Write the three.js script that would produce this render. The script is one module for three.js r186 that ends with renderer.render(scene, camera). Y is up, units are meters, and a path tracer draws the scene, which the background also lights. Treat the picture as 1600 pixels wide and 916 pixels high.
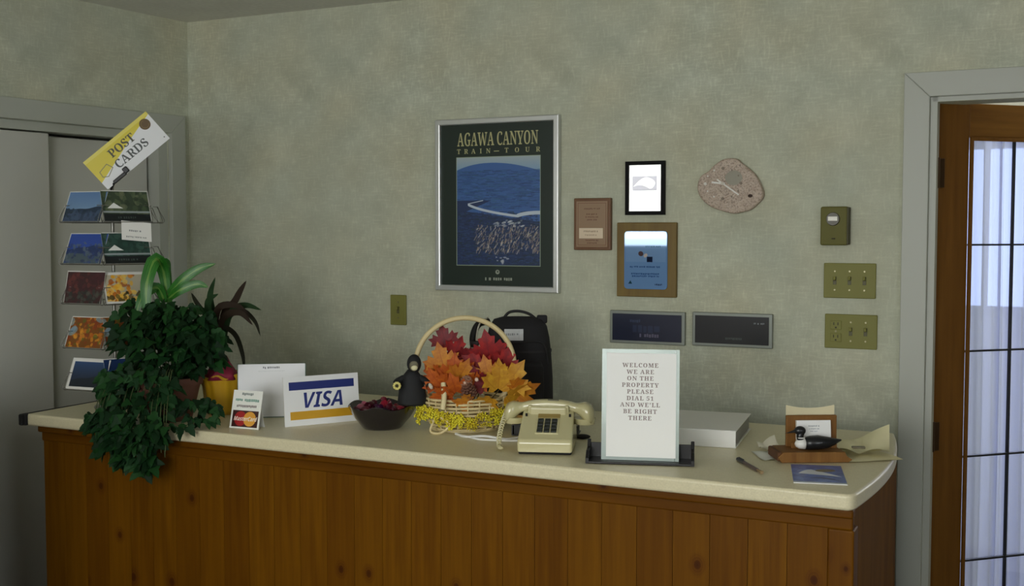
import * as THREE from 'three';
import { RectAreaLightUniformsLib } from 'three/addons/lights/RectAreaLightUniformsLib.js';
import { RoundedBoxGeometry } from 'three/addons/geometries/RoundedBoxGeometry.js';
import { mergeGeometries } from 'three/addons/utils/BufferGeometryUtils.js';
import { ImprovedNoise } from 'three/addons/math/ImprovedNoise.js';

// ---------------------------------------------------------------- camera, sky, daylight, exposure
const scene = new THREE.Scene();
const rad = THREE.MathUtils.degToRad;
const camera = new THREE.PerspectiveCamera(28.57, 1600 / 916, 0.05, 60);
camera.position.set(0, 1.65, 3.77);
camera.rotation.order = 'YXZ';
camera.rotation.set(rad(-3.1), rad(26.2), 0);
scene.add(camera);

const renderer = new THREE.WebGLRenderer({ antialias: true });
renderer.toneMapping = THREE.LinearToneMapping;
renderer.toneMappingExposure = 0.61;
renderer.shadowMap.enabled = true;

const SKY = 5.0;                                            // overcast daylight
scene.background = new THREE.Color().setRGB(0.74, 0.86, 1.0);
scene.backgroundIntensity = SKY;
RectAreaLightUniformsLib.init();
function daylight(name, x, y, z, w, h, tx, ty, tz, k) {     // the sky's light in a window opening
  const l = new THREE.RectAreaLight(new THREE.Color().setRGB(1.0, 0.97, 0.90), k, w, h);
  l.name = name; l.position.set(x, y, z); l.lookAt(tx, ty, tz); scene.add(l); return l;
}
// openings: [along-from, along-to, y-from, y-to]
const W_RIGHT = [2.5, 4.1, 1.0, 2.2], W_FRONT = [-1.7, 0.3, 1.05, 2.2], W_CORNER = [-3.47, -2.93, 1.53, 2.25], W_HALL = [-1.35, 1.35, 1.21, 2.12];
daylight('window_light', 1.56, 1.6, 3.3, 1.6, 1.2, 0, 1.6, 3.3, 2.4);
daylight('window_light', -0.7, 1.625, 5.16, 2.0, 1.15, -0.7, 1.625, 0, 13);
daylight('window_light', -3.2, 1.89, 5.16, 0.54, 0.72, -3.2, 1.89, 0, 9);
daylight('window_light', 0, 1.665, -2.56, 2.7, 0.91, 0, 1.665, 0, 10);

// ---------------------------------------------------------------- helpers
let seed = 7;
const rnd = () => { seed |= 0; seed = seed + 0x6D2B79F5 | 0; let t = Math.imul(seed ^ seed >>> 15, 1 | seed); t = t + Math.imul(t ^ t >>> 7, 61 | t) ^ t; return ((t ^ t >>> 14) >>> 0) / 4294967296; };
const rr = (a, b) => a + (b - a) * rnd();
const perlin = new ImprovedNoise();
const V = (x, y, z) => new THREE.Vector3(x, y, z);
const taken = {};
function numbered(n) { const k = taken[n] = (taken[n] ?? -1) + 1; return k ? n + '_' + String(k).padStart(3, '0') : n; }
function shade(o) { o.castShadow = o.receiveShadow = true; return o; }
function tag(o, label, category, group) { o.userData.label = label; o.userData.category = category; if (group) o.userData.group = group; return o; }
function thing(name, label, category, [x, y, z], turn = 0, group) {
  const o = new THREE.Group(); o.name = numbered(name); o.position.set(x, y, z); o.rotation.y = turn;
  scene.add(o); return tag(o, label, category, group);
}
function part(name, geo, m, parent, p, r) {
  const o = shade(new THREE.Mesh(geo, m)); o.name = parent === scene ? numbered(name) : name;
  if (p) o.position.set(...p); if (r) o.rotation.set(...r);
  parent.add(o); return o;
}
function struct(name, geo, m, p, r) { const o = part(name, geo, m, scene, p, r); o.userData.kind = 'structure'; return o; }
function structGroup(name, [x, y, z], turn = 0) {
  const o = new THREE.Group(); o.name = numbered(name); o.position.set(x, y, z); o.rotation.y = turn; o.userData.kind = 'structure'; scene.add(o); return o;
}
const flat = g => (g.index ? g.toNonIndexed() : g);
function merge(list) {
  return mergeGeometries(list.map(g => { const f = flat(g); for (const k of Object.keys(f.attributes)) if (!['position', 'normal', 'uv'].includes(k)) f.deleteAttribute(k); return f; }));
}
const bx = (w, h, d, x = 0, y = 0, z = 0) => new THREE.BoxGeometry(w, h, d).translate(x, y, z);
const rb = (w, h, d, r = 0.004, x = 0, y = 0, z = 0, s = 2) => new RoundedBoxGeometry(w, h, d, s, r).translate(x, y, z);
const cyl = (r0, r1, h, x = 0, y = 0, z = 0, n = 24) => new THREE.CylinderGeometry(r0, r1, h, n).translate(x, y, z);
function tube(pts, r, seg = 24, n = 6, closed = false) { return new THREE.TubeGeometry(new THREE.CatmullRomCurve3(pts.map(p => V(...p)), closed), seg, r, n, closed); }
function bar(a, b, r, n = 6) {
  const A = V(...a), B = V(...b), d = B.clone().sub(A), g = new THREE.CylinderGeometry(r, r, d.length(), n);
  g.applyQuaternion(new THREE.Quaternion().setFromUnitVectors(V(0, 1, 0), d.normalize())); return g.translate((A.x + B.x) / 2, (A.y + B.y) / 2, (A.z + B.z) / 2);
}
// uv in metres from the face's main direction
function uvm(g, s = 1, ox = 0, oy = 0) {
  g = flat(g); const p = g.attributes.position, uv = new Float32Array(p.count * 2);
  const a = V(), b = V(), c = V(), n = V();
  for (let i = 0; i < p.count; i += 3) {
    a.fromBufferAttribute(p, i); b.fromBufferAttribute(p, i + 1); c.fromBufferAttribute(p, i + 2);
    n.crossVectors(b.clone().sub(a), c.clone().sub(a)); const X = Math.abs(n.x), Y = Math.abs(n.y), Z = Math.abs(n.z);
    [a, b, c].forEach((q, k) => {
      const [u, v] = Z >= X && Z >= Y ? [q.x, q.y] : X >= Y ? [q.z, q.y] : [q.x, q.z];
      uv[(i + k) * 2] = u * s + ox; uv[(i + k) * 2 + 1] = v * s + oy;
    });
  }
  g.setAttribute('uv', new THREE.BufferAttribute(uv, 2)); return g;
}
function swapUv(g) { const u = g.attributes.uv; for (let i = 0; i < u.count; i++) u.setXY(i, u.getY(i), u.getX(i)); return g; }
function loft(rings, caps = true) {              // rings of equal numbers of points
  const n = rings[0].length, pos = [], idx = [];
  rings.forEach(r => r.forEach(p => pos.push(...p)));
  for (let i = 0; i + 1 < rings.length; i++) for (let j = 0; j < n; j++) { const a = i * n + j, b = i * n + (j + 1) % n; idx.push(a, b, a + n, b, b + n, a + n); }
  if (caps) for (const [r, flip] of [[0, 1], [rings.length - 1, 0]]) {
    const c = [0, 0, 0]; rings[r].forEach(p => p.forEach((v, k) => { c[k] += v / n; })); const ci = pos.length / 3; pos.push(...c);
    for (let j = 0; j < n; j++) { const a = r * n + j, b = r * n + (j + 1) % n; flip ? idx.push(ci, b, a) : idx.push(ci, a, b); }
  }
  const g = new THREE.BufferGeometry(); g.setAttribute('position', new THREE.Float32BufferAttribute(pos, 3));
  g.setAttribute('uv', new THREE.Float32BufferAttribute(new Float32Array(pos.length / 3 * 2), 2)); g.setIndex(idx); g.computeVertexNormals(); return g;
}
const M = (color, roughness = 0.6, o = {}) => new THREE.MeshStandardMaterial({ color, roughness, ...o });
const P = (color, roughness = 0.6, o = {}) => new THREE.MeshPhysicalMaterial({ color, roughness, ...o });
function canvas(w, h, draw, o = {}) {
  const c = document.createElement('canvas'); c.width = w; c.height = h; const g = c.getContext('2d'); draw(g, w, h);
  const t = new THREE.CanvasTexture(c); t.colorSpace = THREE.SRGBColorSpace; t.anisotropy = 8; Object.assign(t, o); return t;
}
function data(n, f, srgb = true) {               // square repeating texture from f(u, v) -> [r, g, b] in 0..255
  const d = new Uint8Array(n * n * 4);
  for (let y = 0; y < n; y++) for (let x = 0; x < n; x++) { const c = f(x / n, y / n), i = (y * n + x) * 4; for (let k = 0; k < 3; k++) d[i + k] = Math.max(0, Math.min(255, c[k])); d[i + 3] = 255; }
  const t = new THREE.DataTexture(d, n, n); t.wrapS = t.wrapT = THREE.RepeatWrapping; t.magFilter = THREE.LinearFilter; t.minFilter = THREE.LinearMipmapLinearFilter; t.generateMipmaps = true;
  if (srgb) t.colorSpace = THREE.SRGBColorSpace; t.needsUpdate = true; return t;
}
const per = (u, v, fu, fv, z = 0) => {           // noise that repeats over the unit square
  const s = (a, b) => perlin.noise(a * fu, b * fv, z); const bu = u, bv = v;
  return s(u, v) * (1 - bu) * (1 - bv) + s(u - 1, v) * bu * (1 - bv) + s(u, v - 1) * (1 - bu) * bv + s(u - 1, v - 1) * bu * bv;
};
const mixc = (a, b, t) => a.map((v, k) => v + (b[k] - v) * t);

// ---------------------------------------------------------------- materials
const paperWeave = (u, v) => {
  const blot = per(u, v, 9, 9, 1) * 1.3 + per(u, v, 22, 22, 5) * 0.9;
  const h = per(u, v, 30, 170, 2), w = per(u, v, 150, 36, 3), fine = per(u, v, 240, 240, 4);
  return blot * 0.5 + (h > 0.05 ? h : 0) * 0.9 + (w > 0.05 ? w : 0) * 0.9 + fine * 0.35;
};
const T = {};
T.wallpaper = data(1024, (u, v) => {
  const k = paperWeave(u, v), hue = per(u, v, 6, 6, 8);
  return [190 + k * 22 + hue * 6, 193 + k * 22, 171 + k * 22 - hue * 6];
});
T.wallbump = data(512, (u, v) => { const k = 128 + paperWeave(u, v) * 60; return [k, k, k]; }, false);
function woodTex(n, base, dark, fu, knots, sd) {
  return data(n, (u, v) => {
    let g = per(u + 0.02 * per(u, v, 3, 2, sd), v, fu, 2.2, sd) * 0.9 + per(u, v, fu * 3.1, 3.5, sd + 1) * 0.55 + per(u, v, fu * 9, 10, sd + 2) * 0.3;
    let c = mixc(base, dark, Math.max(0, Math.min(1, 0.42 + g * 0.62)));
    for (const [kx, ky, kr] of knots) {
      const dx = (u - kx) / kr, dy = (v - ky) / (kr * 1.35), d = Math.sqrt(dx * dx + dy * dy);
      if (d < 3) { const ring = 0.5 + 0.5 * Math.sin(d * 9); c = mixc(c, mixc(dark, [70, 30, 12], 0.75), Math.max(0, d < 1 ? 0.95 - d * 0.25 : (0.5 - (d - 1) * 0.25) * (0.55 + 0.45 * ring))); }
    }
    return c;
  });
}
const knotList = []; for (let i = 0; i < 17; i++) knotList.push([rr(0.05, 0.95), rr(0.03, 0.97), rr(0.004, 0.012)]);
T.pine = woodTex(1024, [146, 100, 12], [106, 66, 3], 26, knotList, 11);
T.oak = woodTex(512, [138, 100, 42], [96, 62, 18], 16, [], 31);
T.maple = woodTex(512, [176, 138, 88], [142, 102, 58], 16, [], 33);
T.laminate = data(512, (u, v) => { const k = per(u, v, 150, 150, 41) * 16 + per(u, v, 40, 40, 42) * 7; return [222 + k, 214 + k, 178 + k]; });
T.stone = data(512, (u, v) => {
  const a = per(u, v, 14, 14, 51), b = per(u, v, 45, 45, 52), c = per(u, v, 130, 130, 53);
  let col = mixc([176, 156, 138], [200, 184, 166], 0.5 + a); col = mixc(col, [120, 104, 92], Math.max(0, b * 1.5)); if (c > 0.32) col = mixc(col, [235, 225, 212], 0.7); if (c < -0.38) col = mixc(col, [60, 48, 44], 0.7); return col;
});
T.stonebump = data(256, (u, v) => { const k = 128 + per(u, v, 20, 20, 61) * 120 + per(u, v, 60, 60, 62) * 80; return [k, k, k]; }, false);
T.cloth = data(256, (u, v) => { const k = 128 + per(u, v, 120, 40, 71) * 60 + per(u, v, 40, 120, 72) * 60; return [k, k, k]; }, false);
T.plaster = data(512, (u, v) => { const k = per(u, v, 60, 60, 81) * 10 + per(u, v, 8, 8, 82) * 6; return [222 + k, 221 + k, 212 + k]; });
T.carpet = data(256, (u, v) => { const k = per(u, v, 90, 90, 91) * 30; return [62 + k, 54 + k, 44 + k]; });

const m = {
  wallpaper: M(0xffffff, 0.86, { map: T.wallpaper, bumpMap: T.wallbump, bumpScale: 0.0012 }),
  plaster: M(0xffffff, 0.9, { map: T.plaster }), carpet: M(0xffffff, 0.95, { map: T.carpet }),
  panel: M(0x9c8c74, 0.6, { map: T.oak }), trim: M(0xb4b8ad, 0.45), closet: M(0xc2c3ba, 0.42), track: M(0x4b4a46, 0.6),
  pine: P(0xf0e6d0, 0.5, { map: T.pine, specularIntensity: 0.28 }), oak: P(0xe4d8bc, 0.55, { map: T.oak, specularIntensity: 0.35 }), oakEnd: P(0xf0e4b0, 0.7, { map: T.oak, specularIntensity: 0.15 }),
  laminate: P(0xffffff, 0.38, { map: T.laminate }), blackPlastic: P(0x17171a, 0.35), blackRubber: M(0x141414, 0.8),
  glass: P(0xffffff, 0.02, { transmission: 1, thickness: 0, ior: 1.5 }), acrylic: P(0xf4fbf9, 0.0, { transmission: 1, thickness: 0, ior: 1.49 }),
  acrylicEdge: P(0xd2e0da, 0.2, { transmission: 0.5, thickness: 0 }),
  sheer: P(0xc8d2f8, 0.74, { transmission: 0.66, thickness: 0, side: THREE.DoubleSide }),
  lead: M(0x23242a, 0.45, { metalness: 0.6 }), hinge: M(0x4a3622, 0.4, { metalness: 0.8 }),
  wire: M(0x8a8a84, 0.35, { metalness: 0.85 }), white: M(0xe9e9e4, 0.55), paper: M(0xf0efe8, 0.7), cream: M(0xe6dcb8, 0.7),
  ivory: P(0x818043, 0.45, { specularIntensity: 0.4 }), ivoryDark: P(0x55532e, 0.5), slot: M(0x3a3724, 0.7), screw: M(0x8c8866, 0.35, { metalness: 0.6 }),
  alu: M(0xcfd2d0, 0.3, { metalness: 0.55 }), green: M(0x16261f, 0.5), phone: P(0xcbc496, 0.26, { clearcoat: 0.6, clearcoatRoughness: 0.15 }),
  key: M(0x1d2320, 0.4), bagCloth: M(0x17171a, 0.8, { bumpMap: T.cloth, bumpScale: 0.0006 }), bagTrim: M(0x0f0f11, 0.6),
  wicker: M(0xd9c896, 0.55), leafDark: P(0x1f4a22, 0.5, { transmission: 0.12, thickness: 0, side: THREE.DoubleSide }),
};
// illegible printed lines: rows of little strokes
function scrawl(g, x, y, w, h, color, gap = 0.35) {
  g.fillStyle = color; let p = x; while (p < x + w - h * 0.3) { const l = h * rr(0.35, 0.75); g.fillRect(p, y + h * rr(0, 0.15), l, h * rr(0.7, 0.95)); p += l + h * (rnd() < 0.15 ? 0.8 : gap); }
}
function print(w, h, t, tex, side = m.white, o = {}) {   // a thin slab, printed on its front: [geometry, materials]
  const f = M(0xffffff, o.rough ?? 0.5, { map: tex }); if (o.coat) { const q = P(0xffffff, o.rough ?? 0.35, { map: tex, clearcoat: o.coat, clearcoatRoughness: o.coatRough ?? 0.05, metalness: o.metal ?? 0 }); return [new THREE.BoxGeometry(w, h, t), [side, side, side, side, q, side]]; }
  return [new THREE.BoxGeometry(w, h, t), [side, side, side, side, f, side]];
}

// ---------------------------------------------------------------- setting
const H = 2.52;
struct('floor', uvm(bx(8, 0.1, 9.2, -1, -0.05, 1.1)), m.carpet);
struct('ceiling', uvm(bx(8, 0.1, 9.2, -1, H + 0.05, 1.1)), m.plaster);
function wallShape(x0, x1, holes, depth, back) {
  const s = new THREE.Shape([[x0, 0], [x1, 0], [x1, H], [x0, H]].map(p => new THREE.Vector2(...p)));
  for (const [a, b, c, d] of holes) s.holes.push(new THREE.Path([[a, c], [a, d], [b, d], [b, c]].map(p => new THREE.Vector2(...p))));
  return uvm(new THREE.ExtrudeGeometry(s, { depth, bevelEnabled: false }).translate(0, 0, back), 0.9);
}
const DOOR = [-0.405, 0.43, 0, 2.045];
struct('wall_back', wallShape(-3.6, 1.75, [DOOR], 0.12, -0.12), m.wallpaper);
struct('wall_front', wallShape(-4.3, 1.75, [W_FRONT, W_CORNER], 0.15, 5.2), m.panel);
struct('wall_right', wallShape(-0.12, 5.35, [W_RIGHT], 0.15, 0), m.panel, [1.75, 0, 0], [0, -Math.PI / 2, 0]);
// the left wall runs slightly out of square; its local x runs along it towards the room's front, local z into the wall
const LEFT = [[-3.37, 0, 0], [0, rad(-95), 0]];
const leftStruct = (name, geo, mat) => struct(name, geo, mat, ...LEFT);
leftStruct('wall_left', wallShape(-0.12, 5.5, [[0.115, 1.95, 0, 2.05]], 0.12, 0), m.wallpaper);
leftStruct('wall_closet', merge([bx(2.1, H, 0.05, 1.03, H / 2, 0.72), bx(0.05, H, 0.62, -0.02, H / 2, 0.43), bx(0.05, H, 0.62, 2.08, H / 2, 0.43)].map(g => uvm(g))), m.plaster);
function casing(x0, x1, top, w, t, inner, dir = 1) {       // three mitred boards with a stepped inner edge
  const out = [], leg = (xa, xb, flip) => {
    const s = new THREE.Shape([[xa, 0], [xb, 0], [xb, flip > 0 ? top : top + w], [xa, flip > 0 ? top + w : top]].map(p => new THREE.Vector2(...p)));
    out.push(new THREE.ExtrudeGeometry(s, { depth: t - 0.004, bevelEnabled: true, bevelSize: 0.003, bevelThickness: 0.003, bevelSegments: 2, bevelOffset: -0.003 }));
  };
  leg(x0 - w, x0, 1); leg(x1, x1 + w, -1);
  const h = new THREE.Shape([[x0, top], [x1, top], [x1 + w, top + w], [x0 - w, top + w]].map(p => new THREE.Vector2(...p)));
  out.push(new THREE.ExtrudeGeometry(h, { depth: t - 0.004, bevelEnabled: true, bevelSize: 0.003, bevelThickness: 0.003, bevelSegments: 2, bevelOffset: -0.003 }));
  return merge(out).translate(0, 0, dir > 0 ? 0.001 : -t);
}
leftStruct('trim_2', merge([casing(0.115, 1.95, 2.05, 0.075, 0.02, 0, -1), bx(0.045, 2.05, 0.11, 0.1375, 1.025, 0.06), bx(0.03, 2.05, 0.11, 1.935, 1.025, 0.06)]), m.trim);
leftStruct('trim_3', merge([rb(1.78, 0.034, 0.1, 0.003, 1.04, 2.033, 0.055)]), m.trim);
leftStruct('door_2', merge([rb(0.545, 1.985, 0.03, 0.004, 0.445, 1.0125, 0.075)]), m.closet);
leftStruct('door_3', merge([rb(0.62, 1.995, 0.03, 0.004, 0.985, 1.0135, 0.028)]), m.closet);
leftStruct('door_4', merge([rb(0.6, 1.985, 0.03, 0.004, 1.615, 1.0125, 0.075)]), m.closet);
// the room beyond the door
struct('wall_hall_back', uvm((() => { const s = new THREE.Shape([[-1.9, 0], [1.75, 0], [1.75, H], [-1.9, H]].map(p => new THREE.Vector2(...p))); const [a, b, c, d] = W_HALL; s.holes.push(new THREE.Path([[a, c], [a, d], [b, d], [b, c]].map(p => new THREE.Vector2(...p)))); return new THREE.ExtrudeGeometry(s, { depth: 0.12, bevelEnabled: false }).translate(0, 0, -2.72); })()), m.plaster);
struct('wall_hall_left', uvm(bx(0.1, H, 2.5, -1.95, H / 2, -1.36)), m.plaster);
struct('wall_hall_right', uvm(bx(0.1, H, 2.5, 1.8, H / 2, -1.36)), m.plaster);
// door casing and jamb
struct('trim_1', merge([casing(DOOR[0] - 0.015, DOOR[1] + 0.015, 2.06, 0.076, 0.02, 0), bx(0.02, 2.06, 0.125, DOOR[0] - 0.004, 1.03, -0.0605), bx(0.02, 2.06, 0.125, DOOR[1] + 0.004, 1.03, -0.0605), bx(0.85, 0.02, 0.125, 0.0125, 2.056, -0.0605)]), m.trim);
// windows: frame, bars and panes in each opening
function windowIn(p, turn, w, h, nx, ny) {
  const g = structGroup('window_' + (++windowIn.n), p, turn), t = 0.05;
  part('window_frame', merge([bx(w, t, 0.07, 0, h / 2 - t / 2), bx(w, t, 0.07, 0, -h / 2 + t / 2), bx(t, h - 2 * t, 0.07, -w / 2 + t / 2), bx(t, h - 2 * t, 0.07, w / 2 - t / 2)]), m.trim, g);
  const pw = (w - 2 * t) / nx, ph = (h - 2 * t) / ny;
  for (let i = 1; i < nx; i++) part('mullion', bx(0.03, h - 2 * t, 0.05, -w / 2 + t + i * pw), m.trim, g);
  for (let i = 0; i < nx; i++) for (let j = 0; j < ny; j++) part('pane', bx(pw - 0.03, ph - 0.004, 0.004, -w / 2 + t + (i + 0.5) * pw, -h / 2 + t + (j + 0.5) * ph), m.glass, g);
}
windowIn.n = 0;
windowIn([1.675, 1.6, 3.3], Math.PI / 2, 1.6, 1.2, 2, 1);
windowIn([-0.7, 1.625, 5.275], 0, 2.0, 1.15, 2, 1);
windowIn([-3.2, 1.89, 5.275], 0, 0.54, 0.72, 1, 1);
windowIn([0, 1.665, -2.66], 0, 2.7, 0.91, 3, 1);

// glazed door, swung open into the next room
{
  const d = structGroup('door_1', [-0.418, 0, -0.068], rad(44)), G0 = 0.122, G1 = 0.678, Y0 = 0.245, Y1 = 1.945, nx = 3, ny = 5;
  const stile = (w, h) => swapUv(uvm(rb(w, h, 0.04, 0.004), 1.3, rr(0, 1), rr(0, 1)));
  const up = (w, h, x, y) => part('stile', uvm(rb(w, h, 0.04, 0.004), 1.3, rr(0, 1), rr(0, 1)), m.oak, d, [x, y, 0]);
  up(0.122, 2.04, 0.061, 1.03); up(0.122, 2.04, 0.739, 1.03);
  part('rail', stile(0.556, 0.105), m.oak, d, [0.4, Y1 + 0.0525, 0]); part('rail', stile(0.556, 0.235), m.oak, d, [0.4, 0.1275, 0]);
  part('glazing_bead', merge([bx(0.556, 0.012, 0.006, 0.4, Y1 - 0.006, 0.023), bx(0.556, 0.012, 0.006, 0.4, Y0 + 0.006, 0.023), bx(0.012, Y1 - Y0 - 0.024, 0.006, G0 + 0.006, (Y0 + Y1) / 2, 0.023), bx(0.012, Y1 - Y0 - 0.024, 0.006, G1 - 0.006, (Y0 + Y1) / 2, 0.023)]), m.oak, d);
  const pw = (G1 - G0) / nx, ph = (Y1 - Y0) / ny, pane = new THREE.BoxGeometry(pw - 0.004, ph - 0.004, 0.004);
  for (let i = 0; i < nx; i++) for (let j = 0; j < ny; j++) part('pane', pane, m.glass, d, [G0 + (i + 0.5) * pw, Y0 + (j + 0.5) * ph, 0]);
  for (let i = 1; i < nx; i++) part('lead_came', bx(0.006, Y1 - Y0, 0.01), m.lead, d, [G0 + i * pw, (Y0 + Y1) / 2, 0.004]);
  for (let j = 1; j < ny; j++) part('lead_came', bx(G1 - G0, 0.006, 0.011), m.lead, d, [(G0 + G1) / 2, Y0 + j * ph, 0.004]);
  for (const y of [1.83, 1.0, 0.22]) part('hinge', merge([rb(0.026, 0.09, 0.005, 0.001, 0.013, y, 0.023), cyl(0.006, 0.006, 0.095, 0, y, 0.026, 10)]), m.hinge, d).userData.label = 'dark brass hinge';
  part('door_knob', merge([new THREE.SphereGeometry(0.028, 20, 14).translate(0, 0, 0.06), cyl(0.012, 0.012, 0.05, 0, 0, 0, 12).rotateX(Math.PI / 2).translate(0, 0, 0.04)]), m.hinge, d, [0.735, 0.98, 0]);
  // sheer curtain on the far side of the glass
  const c = new THREE.Group(); c.name = 'sheer_curtain'; c.position.copy(d.position); c.rotation.copy(d.rotation); scene.add(c);
  tag(c, 'white sheer gathered curtain hanging behind the leaded door glass', 'curtain');
  const nu = 220, nv = 14, g = new THREE.PlaneGeometry(0.62, 1.78, nu, nv), p = g.attributes.position;
  for (let i = 0; i < p.count; i++) {
    const u = p.getX(i), v = p.getY(i), s = u * 85 + 2.2 * Math.sin(u * 19 + 1) + 0.25 * Math.sin(v * 2.1 + u * 8);
    p.setXYZ(i, u * (1 - 0.03 * Math.cos(v * 1.6)), v, 0.013 * Math.sin(s) + 0.006 * Math.sin(s * 2.3 + v));
  }
  g.computeVertexNormals();
  part('panel', g, m.sheer, c, [0.4, 1.09, -0.052]);
  part('rod', bar([0.07, 1.975, -0.052], [0.73, 1.975, -0.052], 0.006), m.hinge, c);
}

// ---------------------------------------------------------------- the counter
const TOP = 1.06;
{
  // countertop: curved far end, rounded front lip
  const s = new THREE.Shape(); s.moveTo(-3.045, 0.29); s.lineTo(-3.03, 1.15); s.lineTo(-0.455, 1.15); s.quadraticCurveTo(-0.441, 1.148, -0.438, 1.12);
  s.bezierCurveTo(-0.418, 0.92, -0.395, 0.66, -0.475, 0.29); s.lineTo(-3.045, 0.29);
  const g = new THREE.ExtrudeGeometry(s, { depth: 0.022, bevelEnabled: true, bevelSize: 0.008, bevelThickness: 0.008, bevelSegments: 4, bevelOffset: -0.003, curveSegments: 20 });
  g.rotateX(Math.PI / 2).translate(0, TOP - 0.008, 0);
  const t = thing('countertop', 'long cream laminate worktop with a rounded lip and curved end', 'countertop', [0, 0, 0]);
  part('slab', uvm(g, 1.6), m.laminate, t);
  part('edge_band', merge([rb(0.018, 0.037, 0.9, 0.005, -3.044, TOP - 0.0185, 0.72), rb(0.03, 0.0372, 0.03, 0.006, -3.04, TOP - 0.0185, 1.15)]), m.blackRubber, t).userData.label = 'black edging on the counter end';

  const b = thing('reception_counter', 'stained knotty pine reception counter with vertical boards and moulded rail', 'counter', [0, 0, 0]);
  const Z = 1.10, X0 = -3.0, X1 = -0.5, n = 27, w = (X1 - X0) / n, HB = 0.965;
  const variants = [];
  for (let k = 0; k < 9; k++) {
    const e = 0.0035, prof = new THREE.Shape([[-w / 2 + 0.0006, -0.016], [w / 2 - 0.0006, -0.016], [w / 2 - 0.0006, -e], [w / 2 - e, 0], [-w / 2 + e, 0], [-w / 2 + 0.0006, -e]].map(p => new THREE.Vector2(p[0], -p[1])));
    const g2 = new THREE.ExtrudeGeometry(prof, { depth: HB, bevelEnabled: false }).rotateX(Math.PI / 2).translate(0, HB, 0);
    variants.push(uvm(g2, 1.15, rr(0, 1), rr(0, 1)));
  }
  const tones = [0xd6ccb0, 0xcec2a4, 0xdad2b8, 0xc8bb9a].map(c => { const q = m.pine.clone(); q.color.set(c); return q; });
  for (let i = 0; i < n; i++) part('board', variants[Math.floor(rnd() * 9)], tones[Math.floor(rnd() * 4)], b, [X0 + (i + 0.5) * w, 0.005, Z]);
  part('corner_post', uvm(rb(0.06, 0.97, 0.06, 0.006, -0.472, 0.485, 1.085), 1.1, 0.3, 0.1), tones[1], b);
  part('rail', swapUv(uvm(merge([rb(2.57, 0.022, 0.032, 0.006, -1.727, 1.0095, 1.115), rb(2.565, 0.034, 0.022, 0.006, -1.727, 0.985, 1.106)]), 1.1, 0.1, 0.2)), tones[3], b);
  part('end_panel', uvm(rb(0.02, 1.019, 0.7, 0.003, -0.462, 0.5105, 0.71), 1.1, 0.5, 0.3), m.oakEnd, b);
  part('end_panel', uvm(rb(0.02, 1.019, 0.8, 0.003, -3.0, 0.5105, 0.68), 1.1, 0.2, 0.6), tones[1], b);
  part('carcass', merge([bx(2.5, 0.02, 0.62, -1.73, 0.55, 0.74), bx(2.5, 0.02, 0.62, -1.73, 0.1, 0.74), bx(0.02, 1.0, 0.62, -1.73, 0.511, 0.74)]), m.closet, b);
}

// a low cupboard by the closet, out of the picture: it keeps the window's light off the foot of the closet and the counter's far end
{
  const c = thing('low_cupboard', 'low brown two door cupboard standing against the closet wall', 'cupboard', [-3.0, 0, 2.25]);
  part('carcass', uvm(rb(0.84, 1.14, 0.8, 0.004, 0, 0.59, 0), 1.1), m.oak, c); part('top', uvm(rb(0.88, 0.03, 0.84, 0.004, 0, 1.176, 0), 1.1), m.oak, c); part('plinth', bx(0.8, 0.02, 0.76, 0, 0.01, 0), m.track, c);
  for (const z of [-0.2, 0.2]) { const d = part('door', rb(0.02, 1.06, 0.37, 0.004, 0.431, 0.6, z), m.oak, c); part('knob', new THREE.SphereGeometry(0.014, 14, 10), m.hinge, d, [0.455, 0.7, z * 0.3]); }
}

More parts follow.
